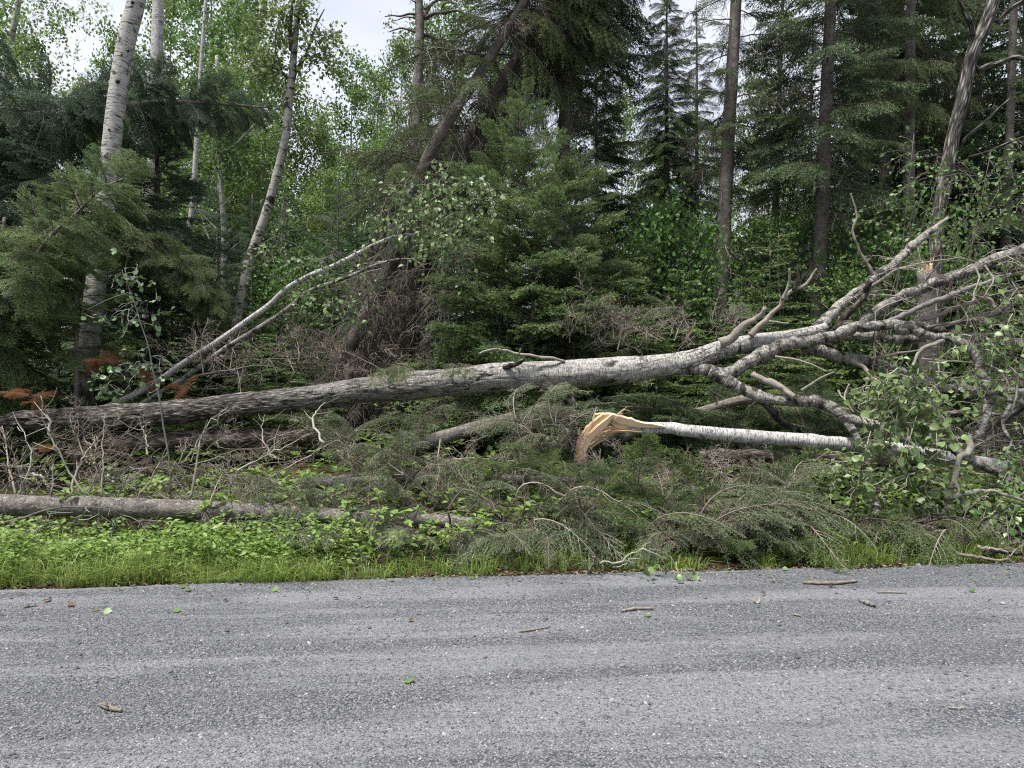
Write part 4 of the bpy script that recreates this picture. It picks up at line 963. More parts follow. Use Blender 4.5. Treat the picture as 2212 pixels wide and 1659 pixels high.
limb(hero, c6, [(1850, 1215), (1862, 1290), (1800, 1360), (1765, 1480), (1720, 1610), (1690, 1720)], 7.5, 7.1, [px(40), px(34), px(30), px(26)], M_LICHEN)
limb(hero, c6, [(1765, 1500), (1800, 1580), (1830, 1700)], 7.2, 7.0, [px(22), px(14)], M_LICHEN)
limb(hero, c6, [(1700, 1610), (1770, 1590), (1830, 1570), (1960, 1560), (2090, 1585), (2212, 1620)], 7.1, 6.9, [px(34), px(22), px(16)], M_LICHEN)
limb(hero, c6, [(780, 620), (850, 645), (950, 682), (1060, 712), (1200, 722), (1300, 752), (1400, 800), (1500, 850), (1640, 890), (1850, 905), (2100, 900), (2250, 915)], 8.8, 8.6, [px(70), px(88), px(92), px(78), px(60), px(44)], M_LIMB, n=18)
limb(hero, c6, [(1090, 715), (1180, 770), (1240, 830), (1300, 865)], 8.5, 8.2, [px(32), px(24), px(12)], M_BARE)
limb(hero, c6, [(1230, 705), (1300, 690), (1450, 660), (1560, 645), (1650, 625)], 8.5, 8.1, [px(20), px(16), px(10)], M_TWIG)
L2 = limb(hero, c6, [(180, 790), (300, 850), (400, 900), (520, 962), (650, 968), (750, 972), (870, 985), (960, 1022), (1050, 1082), (1200, 1132), (1350, 1185), (1500, 1228), (1700, 1260), (1800, 1320), (1950, 1390), (2100, 1480), (2300, 1590)], 8.55, 7.3, [px(90), px(82), px(78), px(72), px(66), px(58), px(50)], M_LIMB, n=18)
limb(hero, c6, [(1000, 1050), (1080, 1140), (1140, 1222), (1200, 1312), (1212, 1390)], 7.95, 7.55, [px(52), px(46), px(36), px(26)], M_LIMB)
limb(hero, c6, [(1262, 1530), (1285, 1580), (1262, 1640), (1235, 1720)], 7.2, 7.0, [px(40), px(42), px(30)], M_LIMB, jag=.02)
limb(hero, c6, [(520, 970), (600, 1065), (700, 1135), (830, 1185), (900, 1260)], 8.6, 8.9, [px(56), px(50), px(44)], M_PDARK)
limb(hero, c6, [(455, 805), (550, 852), (640, 892), (722, 946)], 8.35, 8.1, [px(34), px(46), px(42)], M_BARE, 'broken_end', jag=.05)
limb(hero, c6, [(250, 604), (350, 545), (420, 472), (500, 432), (538, 384)], 8.6, 8.4, [px(70), px(52), px(46), px(26)], M_BARE, jag=.03)
limb(hero, c6, [(440, 556), (540, 450), (640, 342), (720, 262), (800, 212), (868, 118)], 8.65, 8.5, [px(44), px(36), px(30), px(24), px(12)], M_BARE)
limb(hero, c6, [(648, 320), (688, 222), (693, 118)], 8.55, 8.45, [px(22), px(14)], M_BARE)
limb(hero, c6, [(720, 262), (745, 200), (756, 112)], 8.53, 8.5, [px(26), px(16)], M_OLDLOG)
limb(hero, c6, [(560, 462), (620, 466), (690, 478)], 8.5, 8.4, [px(14), px(9)], M_BARE)
limb(hero, c6, [(600, 690), (720, 705), (830, 740), (935, 790)], 8.3, 8.1, [px(14), px(8)], M_DEAD)
limb(hero, c6, [(770, 910), (850, 860), (910, 820), (985, 788)], 8.1, 7.9, [px(20), px(9)], M_LICHEN)
limb(hero, c6, [(1700, 1060), (1900, 1058), (2100, 1065), (2250, 1060)], 9.0, 8.8, [px(36), px(34)], M_PDARK)
limb(hero, c6, [(1950, 1180), (2050, 1120), (2150, 1050), (2260, 980)], 8.3, 8.0, [px(50), px(46)], M_PDARK)
limb(hero, c6, [(2140, 960), (2220, 990), (2300, 1030)], 8.0, 7.9, [px(46), px(40)], M_LIMB)
for pts in [[(1900, 720), (2030, 770), (2100, 840), (2110, 920)], [(1640, 680), (1560, 700), (1700, 715), (1880, 730)], [(2010, 610), (2000, 760)], [(1500, 780), (1620, 790), (1740, 800)], [(1650, 700), (1660, 800), (1640, 880)],
            [(1890, 270), (1880, 330), (1830, 340)], [(1900, 120), (1920, 190), (1880, 300)], [(1960, 100), (2010, 190), (1960, 290)], [(2170, 860), (2150, 1000), (2090, 1110)], [(1700, 1200), (1620, 1230), (1530, 1240)], [(1560, 1320), (1700, 1360), (1790, 1360)],
            [(1600, 1460), (1720, 1500), (1800, 1530)], [(1320, 430), (1380, 395), (1470, 400)], [(1560, 215), (1610, 150), (1670, 80)], [(1080, 870), (1050, 960), (1110, 1050)], [(1010, 910), (1040, 960), (1080, 1000)], [(1850, 1215), (1960, 1250), (1975, 1330)], [(2070, 1370), (2120, 1300), (2212, 1230)]]:
    limb(hero, c6, pts, 7.9, 7.6, [px(13), px(7)], M_LICHEN, 'twig', 5)
limb(hero, c5, [(1445, 722), (1350, 700), (1200, 680), (1080, 660), (1000, 640), (920, 655), (895, 672)], 8.75, 8.5, [.016, .02, .018, .010], M_DEAD)
limb(hero, c5, [(1010, 640), (1012, 610), (1003, 590)], 8.55, 8.5, [.01, .004], M_DEAD)
limb(hero, c5, [(1130, 720), (1148, 680), (1163, 636)], 8.7, 8.6, [.012, .006], M_LICHEN)
limb(hero, c5, [(1060, 760), (1110, 740), (1175, 712)], 8.75, 8.55, [.035, .022], M_OLDLOG, jag=.02)
limb(hero, c5, [(1290, 905), (1360, 930), (1440, 940), (1500, 1010)], 8.7, 8.7, [.13, .10, .075], M_OLDLOG, 'burl', 16, a=.3)
# fine twigs of the crown
TW = [c6(x, y, 8.3 + rng.normal(0, .2)) for x, y in [(1250, 400), (1420, 310), (1580, 235), (1800, 150), (1960, 95), (2100, 40), (1680, 320), (1800, 265), (1950, 215), (1800, 360), (1950, 310), (1850, 460), (2000, 420), (2100, 370), (2150, 300), (1560, 570), (1850, 570), (2050, 590), (1780, 590), (1910, 720), (1960, 880), (1985, 1000), (1930, 1170), (1700, 1230), (1860, 1290), (1765, 1480), (2080, 1090), (2120, 1240), (1200, 1130), (1500, 1230), (1800, 1320), (1950, 1390), (2100, 1480), (1640, 890), (1850, 905), (2100, 900), (1060, 330), (1260, 170), (1400, 70)]]
for p in TW:
    for _ in range(2):
        D = unit(rng.normal(0, 1, 3) * np.array([1, .7, .8]) + np.array([.45, -.3, 0])); inst('twig', lich_b[int(rng.integers(4))], hero, frame_matrix(p - np.array(hero.location), D, (0, 0, 1), .28 + .35 * rng.random()), {0: M_DEAD if rng.random() < .6 else M_TWIG})
# leaves of the aspen
g6 = lambda lst, Y0, Y1: [c6(x, y, Y0 + (Y1 - Y0) * rng.random()) for x, y in lst]
A = g6([(1300, 820), (1380, 800), (1450, 780), (1530, 770), (1600, 790), (1260, 900), (1340, 900), (1440, 890), (1540, 880), (1600, 900), (1220, 980), (1320, 990), (1420, 980), (1520, 980), (1640, 1000), (1260, 1060), (1360, 1060), (1460, 1060), (1560, 1060), (1660, 1080), (1300, 1140), (1420, 1140), (1540, 1140), (1640, 1150), (1250, 1200), (1400, 1010), (1500, 830), (1450, 940), (1580, 960), (1350, 860), (1500, 1100), (1600, 1040)], 6.95, 7.45)
leafy(hero, A, 140, 0, .5, leaf_a, .074, 51, M_ASPEN, 150, M_DEAD, .75, .042, tl=.24)
A = g6([(1000, 1340), (1120, 1360), (1240, 1400), (1340, 1380), (1420, 1350), (1500, 1330), (1580, 1300), (1050, 1440), (1180, 1450), (1300, 1470), (1420, 1450), (1540, 1420), (1640, 1400), (1100, 1540), (1220, 1560), (1340, 1560), (1460, 1540), (1560, 1520), (1650, 1500), (1380, 1650), (1500, 1640), (1600, 1620), (1680, 1560), (1000, 1500), (950, 1420)], 6.9, 7.4)
leafy(hero, A, 125, 0, .6, leaf_a, .066, 52, M_ASPEN, 100, M_DEAD, .6, .042, tl=.26)
A = g6([(1820, 600), (1900, 560), (1880, 480), (2000, 500), (2100, 520), (2180, 480), (1960, 700), (2060, 690), (2150, 720), (1850, 780), (1950, 800), (2020, 820), (2150, 800), (1960, 900), (2100, 870), (2180, 160), (2150, 220), (2200, 300), (2100, 430), (1800, 820), (1720, 800), (2190, 620)], 7.4, 8.0)
leafy(hero, A, 75, 0, .5, leaf_a, .064, 53, M_ASPEN, 50, M_DEAD, .6, .05, tl=.26)
A = g6([(1900, 1620), (2000, 1640), (2100, 1600), (2180, 1560), (1850, 1700), (1980, 1720), (2100, 1720), (2180, 1680), (1750, 1580), (2050, 1500), (2180, 1440), (2150, 1350), (2000, 1360), (2100, 1800), (2190, 1800), (2000, 1800), (2180, 1260)], 6.9, 7.4)
leafy(hero, A, 95, 0, .6, leaf_a, .062, 54, M_ASPEN, 0, M_DEAD, .5, .045, tl=.28)

# ---------------------------------------------------------------- the snapped birch
P = crop(cs, [(1150, 590), (1400, 600), (1800, 600)], 8.0) + crop(c6, [(0, 1168), (300, 1198), (600, 1222), (900, 1246), (1200, 1270), (1500, 1308), (1650, 1332), (1850, 1368), (2080, 1400)], 7.95, 7.9)
o = thing('snapped_birch', 'white birch snapped at the stump, its log lying right from a bright orange splintered break', 'broken tree', cs(450, 1100, 8.0))
mb = MB(); tube(mb, spline(P, 130), [.055, .068, .076, .078, .076, .074, .07], 26, 0, .5, True, knotty(.07)); mb.build('log', M_BIRCH, o)
st = [cs(460, 1500, 8.02), cs(455, 1200, 8.02), cs(452, 1010, 8.0)]; st = to_ground(st, 8.0)
mb = MB(); tube(mb, spline(st, 16), [.10, .09, .075], 16, 0, .5, True, knotty(.08), jag=.05); mb.build('stump', M_BIRCH, o)
def strap(pts, Y, w, th, tint, nm='splinter', Y1=None):
    """a torn strap of wood: rectangular section following pts, w wide towards the side, th thick"""
    C0 = spline(crop(cs, pts, Y, Y1), 16); T = np.gradient(C0, axis=0); T /= np.linalg.norm(T, axis=1)[:, None]
    D = unit((0, 1, .25)); W = np.cross(T, D); W /= np.linalg.norm(W, axis=1)[:, None]; D = np.cross(W, T)
    q = np.linspace(0, 1, 16)[:, None]; ww = np.interp(q, np.linspace(0, 1, len(w)), w) * .5 * (1 + .12 * rng.normal(0, 1, (16, 1))); tt = th * .5
    v = np.stack([C0 - W * ww - D * tt, C0 + W * ww * .9 - D * tt * 1.2, C0 + W * ww + D * tt, C0 - W * ww * .85 + D * tt], 1)
    i = np.arange(15)[:, None] * 4; j = np.arange(4)[None]; j2 = (j + 1) % 4
    s = np.concatenate([[0], np.cumsum(np.linalg.norm(np.diff(C0, axis=0), axis=1))])
    b = np.stack([np.repeat(np.array([[-1, 1, 1, -1]]) * ww, 1, 0), np.repeat(np.array([[0, .01, .02, .03]]), 16, 0), np.repeat(s[:, None], 4, 1)], -1)
    m = MB(); m.add(v.reshape(-1, 3), [np.stack([i + j, i + j2, i + 4 + j2, i + 4 + j], -1).reshape(-1, 4), np.array([[3, 2, 1, 0], [60, 61, 62, 63]])], 0, tint, b.reshape(-1, 3))
    m.build(nm, M_SPLIT, o)
strap([(430, 1090), (450, 950), (470, 800), (540, 690), (640, 590), (760, 470), (840, 420)], 7.94, [.085, .10, .095, .11, .10, .08], .05, .25)
strap([(470, 1060), (500, 900), (560, 760), (680, 640), (800, 530), (890, 440), (925, 415)], 7.90, [.05, .06, .07, .075, .07, .045], .05, .6)
strap([(455, 900), (520, 720), (620, 520), (655, 400), (688, 285)], 7.87, [.02, .026, .024, .016, .003], .012, .85)
strap([(760, 400), (900, 415), (1000, 460), (1160, 500), (1300, 540), (1500, 555), (1700, 575)], 7.93, [.02, .06, .07, .075, .062, .042, .008], .05, .75)
strap([(640, 430), (690, 440), (740, 425), (800, 400)], 8.03, [.07, .085, .08, .05], .03, .55)
strap([(900, 430), (950, 520), (1040, 560), (1150, 580)], 7.97, [.03, .06, .07, .05], .04, .8)
strap([(640, 690), (760, 620), (900, 600), (1050, 600), (1200, 620)], 7.98, [.04, .04, .03, .03, .02], .03, .5)
strap([(620, 760), (740, 690), (900, 650), (1100, 640), (1350, 655)], 7.93, [.03, .03, .02, .02, .01], .03, .15)
strap([(600, 860), (700, 780), (800, 720), (950, 670)], 8.0, [.03, .03, .02, .01], .02, .7)
strap([(590, 900), (680, 830), (770, 780), (830, 740)], 7.98, [.02, .02, .01], .015, .45)
strap([(420, 700), (428, 640), (435, 585)], 7.93, [.02, .015, .003], .01, .4)
strap([(440, 1120), (460, 1020), (500, 940), (540, 870)], 7.89, [.10, .09, .06, .02], .02, .3)
for k in range(34):
    x = 480 + 16 * k + rng.normal(0, 15); y = 900 - 14 * k + rng.normal(0, 40)
    strap([(x, y), (x + 60 + rng.normal(0, 20), y - 60), (x + 130 + rng.normal(0, 30), y - 90 + rng.normal(0, 30))], 7.88 + .08 * rng.random(), [.007, .006, .001], .005, .3 + .6 * rng.random())
limb(o, cs, [(330, 860), (335, 600), (345, 400), (360, 250)], 8.12, 8.1, [.055, .05, .04, .035], M_PDARK, 'bark_slab', 12, .04)
# old logs in the shade below
for lab, pts, Y0, Y1, r, m in [('rotting dark log lying in the shade under the left half of the fallen aspen', [(230, 960), (420, 950), (600, 945), (760, 935)], 9.2, 9.0, [.11, .12, .10], M_OLDLOG),
                            ('grey lichen spotted log slanting up under the middle of the fallen aspen', [(890, 968), (950, 948), (1010, 930), (1110, 903)], 8.6, 8.8, [.08, .08, .075], M_LOG),
                            ('dark log in the shade beneath the white birch log at right', [(1510, 985), (1620, 985), (1760, 990), (1900, 1000), (2050, 985)], 8.5, 8.3, [.07, .08, .07], M_OLDLOG)]:
    P = crop(at, pts, Y0, Y1); q = thing('old_log', lab, 'log', P[0]); mb = MB(); tube(mb, spline(P, 50), r, 16, 0, .5, True, knotty(.2)); mb.build('log_body', m, q)
# ---------------------------------------------------------------- the thin fallen fir along the verge
LP = crop(at, [(-260, 1078), (-60, 1085), (0, 1090), (250, 1096), (500, 1104), (700, 1114), (900, 1124), (1080, 1133), (1250, 1140), (1500, 1148), (1720, 1172)], 7.0, 7.15)
o = thing('fallen_fir', 'long thin fallen fir log along the verge with lichened bare boughs at its left', 'fallen tree', LP[0])
vlog = o
mb = MB(); tube(mb, spline(LP, 200), [.105, .10, .098, .085, .075, .062, .05, .035, .012], 24, 0, .5, True, knotty(.09)); mb.build('trunk', M_LOG, o)
def stick(root, fn, pts, Y0, Y1, r, mat, subs=3, name='branch'):
    P = spline(crop(fn, pts, Y0, Y1), 16); P[1:] += np.cumsum(rng.normal(0, .006, P[1:].shape), 0) + rng.normal(0, .006, P[1:].shape); mb = MB()
    tube(mb, P, [r, r * .75, r * .35], 6, 0, rng.random(), True, knotty(.5, 4))
    for _ in range(subs):
        i = int(rng.integers(5, 15)); T = unit(P[i] - P[i - 1]); d = unit(T * .6 + rng.normal(0, .7, 3)); L = .05 + .20 * rng.random()
        tube(mb, spline([P[i], P[i] + d * L * .5 + rng.normal(0, .01, 3), P[i] + (d + T * .3) * L], 5), [r * .4, r * .2], 4, 0, rng.random(), False)
    mb.build(name, mat, root)
for pts in [[(560, 1600), (480, 1480), (400, 1330), (330, 1220), (280, 1120), (245, 930)], [(655, 1600), (682, 1450), (665, 1300), (658, 1150), (672, 1070)], [(1220, 1620), (1260, 1450), (1290, 1280), (1330, 1160), (1400, 1080), (1480, 1025)],
            [(870, 1620), (960, 1520), (1020, 1400), (1085, 1285)], [(760, 1610), (800, 1500), (850, 1470), (905, 1450)], [(100, 1600), (80, 1450), (60, 1370), (35, 1250), (15, 1150)], [(110, 1590), (190, 1450), (212, 1340), (180, 1230), (130, 1155)],
            [(330, 1600), (338, 1500), (338, 1380)], [(200, 1600), (240, 1530), (300, 1470)], [(30, 1550), (70, 1480), (130, 1400), (190, 1330)], [(0, 1400), (60, 1410), (140, 1440)], [(210, 1450), (280, 1460), (360, 1540)], [(700, 1460), (760, 1490), (830, 1590)],
            [(1050, 1500), (1080, 1560), (1150, 1620)], [(960, 1330), (930, 1200), (920, 1150), (960, 1110)], [(1180, 1380), (1240, 1300), (1320, 1250)], [(610, 1380), (640, 1420), (670, 1450)], [(1480, 1540), (1600, 1400), (1750, 1320), (1900, 1240), (1995, 1185)],
            [(1550, 1450), (1450, 1380), (1380, 1340)], [(330, 1210), (300, 1100)], [(1790, 1350), (1740, 1300), (1700, 1200), (1720, 1050)], [(2100, 1250), (2040, 1110), (2060, 1030), (2130, 980)], [(460, 1590), (470, 1480), (520, 1330), (620, 1200)], [(20, 1620), (60, 1500), (30, 1400)]]:
    stick(o, c4, pts, 7.1, 7.0 + .8 * rng.random(), .008 + .005 * rng.random(), M_LICHEN if rng.random() < .8 else M_TWIG, 8)
g1 = lambda x, y: (x * .3335, 1026 + y * .3335)
for pts in [[(-20, 330), (60, 300), (150, 270), (300, 225), (450, 205), (720, 208)], [(770, 480), (700, 400), (640, 340), (610, 280)], [(450, 400), (500, 330), (540, 270)], [(720, 370), (740, 300), (770, 260)], [(1250, 430), (1340, 330)], [(-10, 400), (40, 330), (110, 250)], [(1480, 300), (1560, 280), (1640, 270)],
            [(1870, 490), (1960, 450), (2120, 360)], [(1570, 430), (1590, 330), (1600, 290)], [(830, 470), (930, 420), (1090, 340)], [(320, 380), (400, 430), (500, 500)]]:
    stick(o, lambda x, y, Y: at(*g1(x, y), Y), pts, 6.85, 6.7, .012, M_LICHEN, 3)
for pts, r in [([(1700, 560), (1610, 480), (1580, 420), (1510, 520), (1520, 600), (1600, 650), (1750, 655), (1900, 610), (2050, 560)], .010)]:
    stick(o, lambda x, y, Y: at(*g1(x, y), Y), pts, 6.7, 6.45, r, M_TWIG, 2)
g2 = lambda x, y, Y: at(737.6 + x * .3335, 1026 + y * .3335, Y)
for pts in [[(700, 340), (690, 220), (740, 110), (800, 80), (900, 130), (1050, 240), (1150, 320)], [(1180, 240), (1120, 150), (1160, 80), (1230, 58), (1330, 85), (1450, 140), (1600, 240)], [(1400, 180), (1480, 110), (1580, 105), (1700, 150), (1850, 240), (1980, 350)], [(1640, 240), (1750, 310), (1900, 380), (2050, 430), (2212, 480)], [(700, 360), (730, 430), (800, 490), (930, 540), (1060, 600)],
            [(600, 200), (540, 130), (480, 60), (420, -20)], [(330, 380), (280, 300), (200, 200), (110, 60)], [(1060, 420), (1120, 300), (1200, 240)], [(360, 480), (390, 370), (420, 270), (560, 210)]]:
    stick(o, g2, pts, 6.95, 6.75, .010, M_TWIG, 3)
def scatter_boughs(root, n, px0, px1, py0, py1, Y0, Y1, variants, sc, yaw=(0, 6.28), pitch=(-10, 40), name='branch', ov=None, seed=0, ysh=0):
    g = np.random.default_rng(seed); o0 = np.array(root.location)
    for k in range(n):
        p = at(px0 + (px1 - px0) * g.random(), py0 + (py1 - py0) * g.random(), Y0 + (Y1 - Y0) * g.random())
        a = yaw[0] + (yaw[1] - yaw[0]) * g.random(); b = R(pitch[0] + (pitch[1] - pitch[0]) * g.random())
        D = np.array([math.cos(a) * math.cos(b), math.sin(a) * math.cos(b), math.sin(b)])
        inst(name, variants[int(g.integers(len(variants)))], root, frame_matrix(p - o0, D, unit(np.array([0, 0, 1.0]) + g.normal(0, .45, 3)), (sc[0] + (sc[1] - sc[0]) * g.random())), ov)
# bare boughs all along, green wilted boughs to the right
scatter_boughs(o, 40, -60, 620, 1080, 1130, 6.9, 7.5, dead_b + lich_b, (.35, .75), pitch=(-20, 75), name='dead_branch', seed=1)
scatter_boughs(o, 50, 500, 1560, 1090, 1160, 7.0, 7.5, dead_b, (.35, .75), pitch=(-15, 70), name='dead_branch', seed=2)
scatter_boughs(o, 26, 570, 1000, 1080, 1140, 7.05, 7.5, dra_b, (.4, .7), pitch=(-10, 55), seed=3)
scatter_boughs(o, 46, 980, 1560, 1100, 1165, 6.75, 7.3, dra_b + fir_b[:2], (.28, .8), pitch=(-10, 60), seed=4)
scatter_boughs(o, 44, 1480, 1640, 1110, 1180, 6.65, 7.1, dra_b, (.45, .72), yaw=(-.9, .7), pitch=(5, 40), seed=5)
scatter_boughs(o, 30, 560, 1000, 1150, 1185, 6.6, 6.9, dra_b, (.3, .5), pitch=(-5, 30), seed=6)
scatter_boughs(o, 36, 1000, 1500, 1160, 1195, 6.55, 6.85, dra_b, (.3, .5), pitch=(-5, 30), seed=16)
scatter_boughs(o, 16, 1500, 1700, 1160, 1195, 6.5, 6.8, spr_b, (.18, .3), yaw=(-.9, .5), pitch=(0, 40), seed=17, ov={1: M_FIR})
# second fallen fir between the verge log and the big aspen
P = crop(at, [(640, 1050), (800, 1036), (930, 1032), (1100, 1036), (1300, 1040), (1500, 1050)], 8.2, 7.8)
o = thing('fallen_fir', 'crushed fir heaped between the verge log and the big trunk, tangled grey green boughs', 'fallen tree', P[0])
mb = MB(); tube(mb, spline(P, 80), [.08, .07, .05, .02], 14, 0, .5, True, knotty(.1)); mb.build('trunk', M_LOG, o)
scatter_boughs(o, 36, 540, 1250, 910, 1040, 7.8, 8.5, dead_b, (.4, .85), pitch=(-40, 60), name='dead_branch', seed=7)
scatter_boughs(o, 40, 60, 560, 960, 1050, 7.8, 8.6, dead_b, (.4, .8), pitch=(-30, 60), name='dead_branch', seed=8)
scatter_boughs(o, 22, 740, 900, 960, 1040, 7.6, 8.2, dra_b, (.4, .75), pitch=(0, 60), seed=9)
scatter_boughs(o, 26, 900, 1240, 970, 1040, 7.5, 8.2, fir_b, (.35, .7), pitch=(-60, 20), seed=10)
scatter_boughs(o, 16, 1110, 1210, 900, 960, 7.6, 8.1, dra_b, (.45, .7), pitch=(10, 50), seed=11)
scatter_boughs(o, 44, 1290, 1760, 1045, 1110, 7.2, 7.7, dra_b + fir_b[:2], (.3, .75), pitch=(0, 60), seed=12)
scatter_boughs(o, 20, 1280, 1700, 1010, 1070, 7.3, 7.8, dead_b, (.4, .75), pitch=(0, 60), name='dead_branch', seed=13)
# dark fir heaped behind under the aspen crown
P = crop(at, [(1300, 960), (1480, 900), (1650, 860), (1900, 900)], 9.3, 9.6)
o = thing('fallen_fir', 'dark green fir crushed in the deep shade under the aspen crown', 'fallen tree', P[0])
mb = MB(); tube(mb, spline(P, 50), [.07, .06, .02], 10, 0, .5, True, knotty(.1)); mb.build('trunk', M_SBARK, o)
scatter_boughs(o, 95, 1240, 1860, 850, 1000, 9.0, 9.7, fir_b, (.5, .9), pitch=(-60, 30), seed=14, ov={1: M_SPRUCE})
scatter_boughs(o, 50, 1800, 2260, 830, 1060, 9.0, 9.8, fir_b + dark_b, (.5, .9), pitch=(-40, 30), seed=15, ov=None)
# flattened fir at the right, in front of the aspen crown
P = crop(at, [(1640, 1175), (1800, 1160), (1950, 1158), (2060, 1165)], 7.0, 7.1)
o = thing('fallen_branch', 'flattened dark fir bough lying at the road side under the aspen leaves', 'branch', P[0])
mb = MB(); tube(mb, spline(P, 40), [.03, .025, .01], 10, 0, .5, True, knotty(.1)); mb.build('stem', M_TWIG, o)
scatter_boughs(o, 40, 1700, 2060, 1130, 1175, 6.9, 7.4, dra_b, (.4, .75), pitch=(-5, 20), seed=18, ov={1: M_FIR})
scatter_boughs(o, 24, 1600, 2150, 1130, 1175, 6.9, 7.3, dead_b, (.3, .6), pitch=(-5, 25), name='dead_branch', seed=19)
# sprays hung over the big trunk
for lab, pos, seed in [('green fir spray hanging over the furrowed trunk, left one of two', (868, 815), 31), ('small green fir spray hanging over the furrowed trunk, right one of two', (1000, 812), 32)]:
    p = at(pos[0], pos[1], 8.62); q = thing('fir_spray', lab, 'branch', p, 'fir sprays on the big trunk'); g = np.random.default_rng(seed)
    for k in range(7 if seed == 31 else 5):
        D = unit(np.array([g.normal(-.1, .38), -.30 - .2 * g.random(), -1.0 + .35 * g.random()])); s = (.36 + .26 * g.random()) * (1 if seed == 31 else .75)
        inst('branch', dra_b[k % 7], q, frame_matrix(np.array([g.normal(0, .09), -.05, .05 + g.normal(0, .03)]), unit((D[0], -.75, .1)), unit((g.normal(0, .4), -.2, 1)), s * .85), {1: M_FIR})
    mb = MB(); tube(mb, spline([p + np.array([-.25, .25, -.05]), p + np.array([0, -.08, .06]), p + np.array([.12, -.18, -.15])], 9), [.012, .006], 5, 0, .5); mb.build('stem', M_TWIG, q)
# dead rust brown branches at left
for lab, (x, y), Y, n, s in [('rust brown dead fir branch in the shade at the left border', (72, 848), 8.9, 6, .26), ('rust brown dead fir branch behind the dark foot of the poplar', (228, 785), 9.4, 6, .26), ('rust brown dead branch low behind the trunk, under the leaning stems', (300, 815), 9.7, 6, .22), ('rust brown dead branch on the brush behind the furrowed trunk, right of the leaning stems', (405, 835), 9.7, 6, .20), ('small tuft of rust brown needles beneath the left end of the trunk', (88, 965), 8.3, 2, .16)]:
    p = at(x, y, Y); q = thing('dead_branch', lab, 'branch', p)
    for k in range(n):
        D = unit(rng.normal(0, 1, 3) * np.array([1, .6, .5]) + np.array([0, -.2, -.1])); inst('branch', fir_b[k % 5], q, frame_matrix(rng.normal(0, .06, 3), D, (0, -.5, 1), s), {1: M_BROWN})
# pale dead branch behind the left half
o = thing('bare_branch', 'pale bare forked branch lying behind the trunk below the leaning stems', 'branch', c4(1200, 830, 10.0))
for pts, r in [([(1200, 850), (1300, 810), (1400, 785), (1500, 780), (1600, 765), (1700, 750), (1790, 775)], .014), ([(1690, 750), (1700, 700), (1670, 620), (1640, 560)], .008), ([(1700, 750), (1750, 700), (1735, 760), (1690, 790), (1600, 800)], .007)]:
    stick(o, c4, pts, 10.0, 9.9, r, M_BARE, 2, 'limb')
o = thing('bare_branch', 'pale bare crooked branch by the rust brown tufts right of the dark poplar foot', 'branch', c4(700, 740, 10.6))
for pts, r in [([(640, 740), (720, 720), (780, 690), (850, 650), (760, 630)], .010), ([(780, 690), (720, 760), (740, 830)], .007), ([(770, 680), (790, 630), (760, 640)], .005)]:
    stick(o, c4, pts, 10.6, 10.5, r, M_BARE, 2, 'limb')
o = thing('bare_bush', 'tangle of bare twigs in the clearing behind the furrowed trunk left of centre', 'bush', at(640, 840, 10.6))
scatter_boughs(o, 46, 380, 760, 760, 860, 10.0, 11.5, dead_b, (.5, .9), pitch=(0, 80), seed=20)
o = thing('bare_bush', 'dark tangle of dead boughs at the foot of the leaning spruces', 'bush', at(840, 800, 11.4))
scatter_boughs(o, 70, 720, 1010, 560, 830, 11.2, 12.6, dark_b + dead_b[:2], (.6, 1.0), pitch=(-60, 40), seed=21)
o = thing('bare_bush', 'tangle of bent twigs standing behind the trunk right of centre', 'bush', at(1400, 760, 9.8))
scatter_boughs(o, 40, 1230, 1560, 690, 770, 9.5, 10.4, dead_b + dra_b[:2], (.35, .7), pitch=(10, 80), seed=22)

# ---------------------------------------------------------------- ground cover
def herbs(n, x0, x1, s0, s1, size, h, seed, dens=None):
    g = np.random.default_rng(seed); X = x0 + (x1 - x0) * g.random(n); Sd = s0 + (s1 - s0) * g.random(n); Y = edge(X) + Sd
    d = fbm(np.stack([X * 1.1, Y * 1.1, 0 * X], -1), 3, seed + 5); k = d > (dens or .46); X, Y = X[k], Y[k]; n = len(X)
    st = np.repeat(np.stack([X, Y, ground_z(X, Y)], -1), 5, 0); m = len(st)
    hh = np.repeat(h * (.35 + .9 * g.random(n)), 5)
    a = g.random(m) * 6.28; D = np.stack([np.cos(a), np.sin(a), .15 + g.normal(0, .3, m)], -1)
    P = st + np.stack([g.normal(0, .02, m), g.normal(0, .02, m), hh], -1) + D * .02
    N = np.stack([g.normal(0, .3, m), g.normal(0, .3, m) - .15, np.ones(m)], -1)
    return P, D, N, size * (.6 + .8 * g.random(m)), np.clip(.5 + g.normal(0, .2, m), 0, 1)
mb = MB()
for a in [(1500, -6.5, 6.5, 1.0, 3.4, .085, .26, 1, .46), (1300, -6.5, -1.5, .2, 1.2, .052, .20, 2, .43), (500, -2.6, 6.6, .3, 1.3, .07, .16, 3, .52), (800, 1.0, 6.5, .8, 2.6, .11, .30, 4, .42), (1500, -9, 9, 3.2, 8, .11, .35, 5, .44), (1500, -4.5, 6, 1.0, 2.7, .085, .42, 6, .46), (900, -6.5, -1.2, .0, .9, .045, .33, 7, .46), (700, -1.5, 3.2, .25, 1.3, .07, .36, 8, .48)]:
    leaf_cards(mb, *herbs(*a), 0, .62, .1)
tag(mb.build('undergrowth', [M_HERB]), kind='stuff')
g = np.random.default_rng(9)
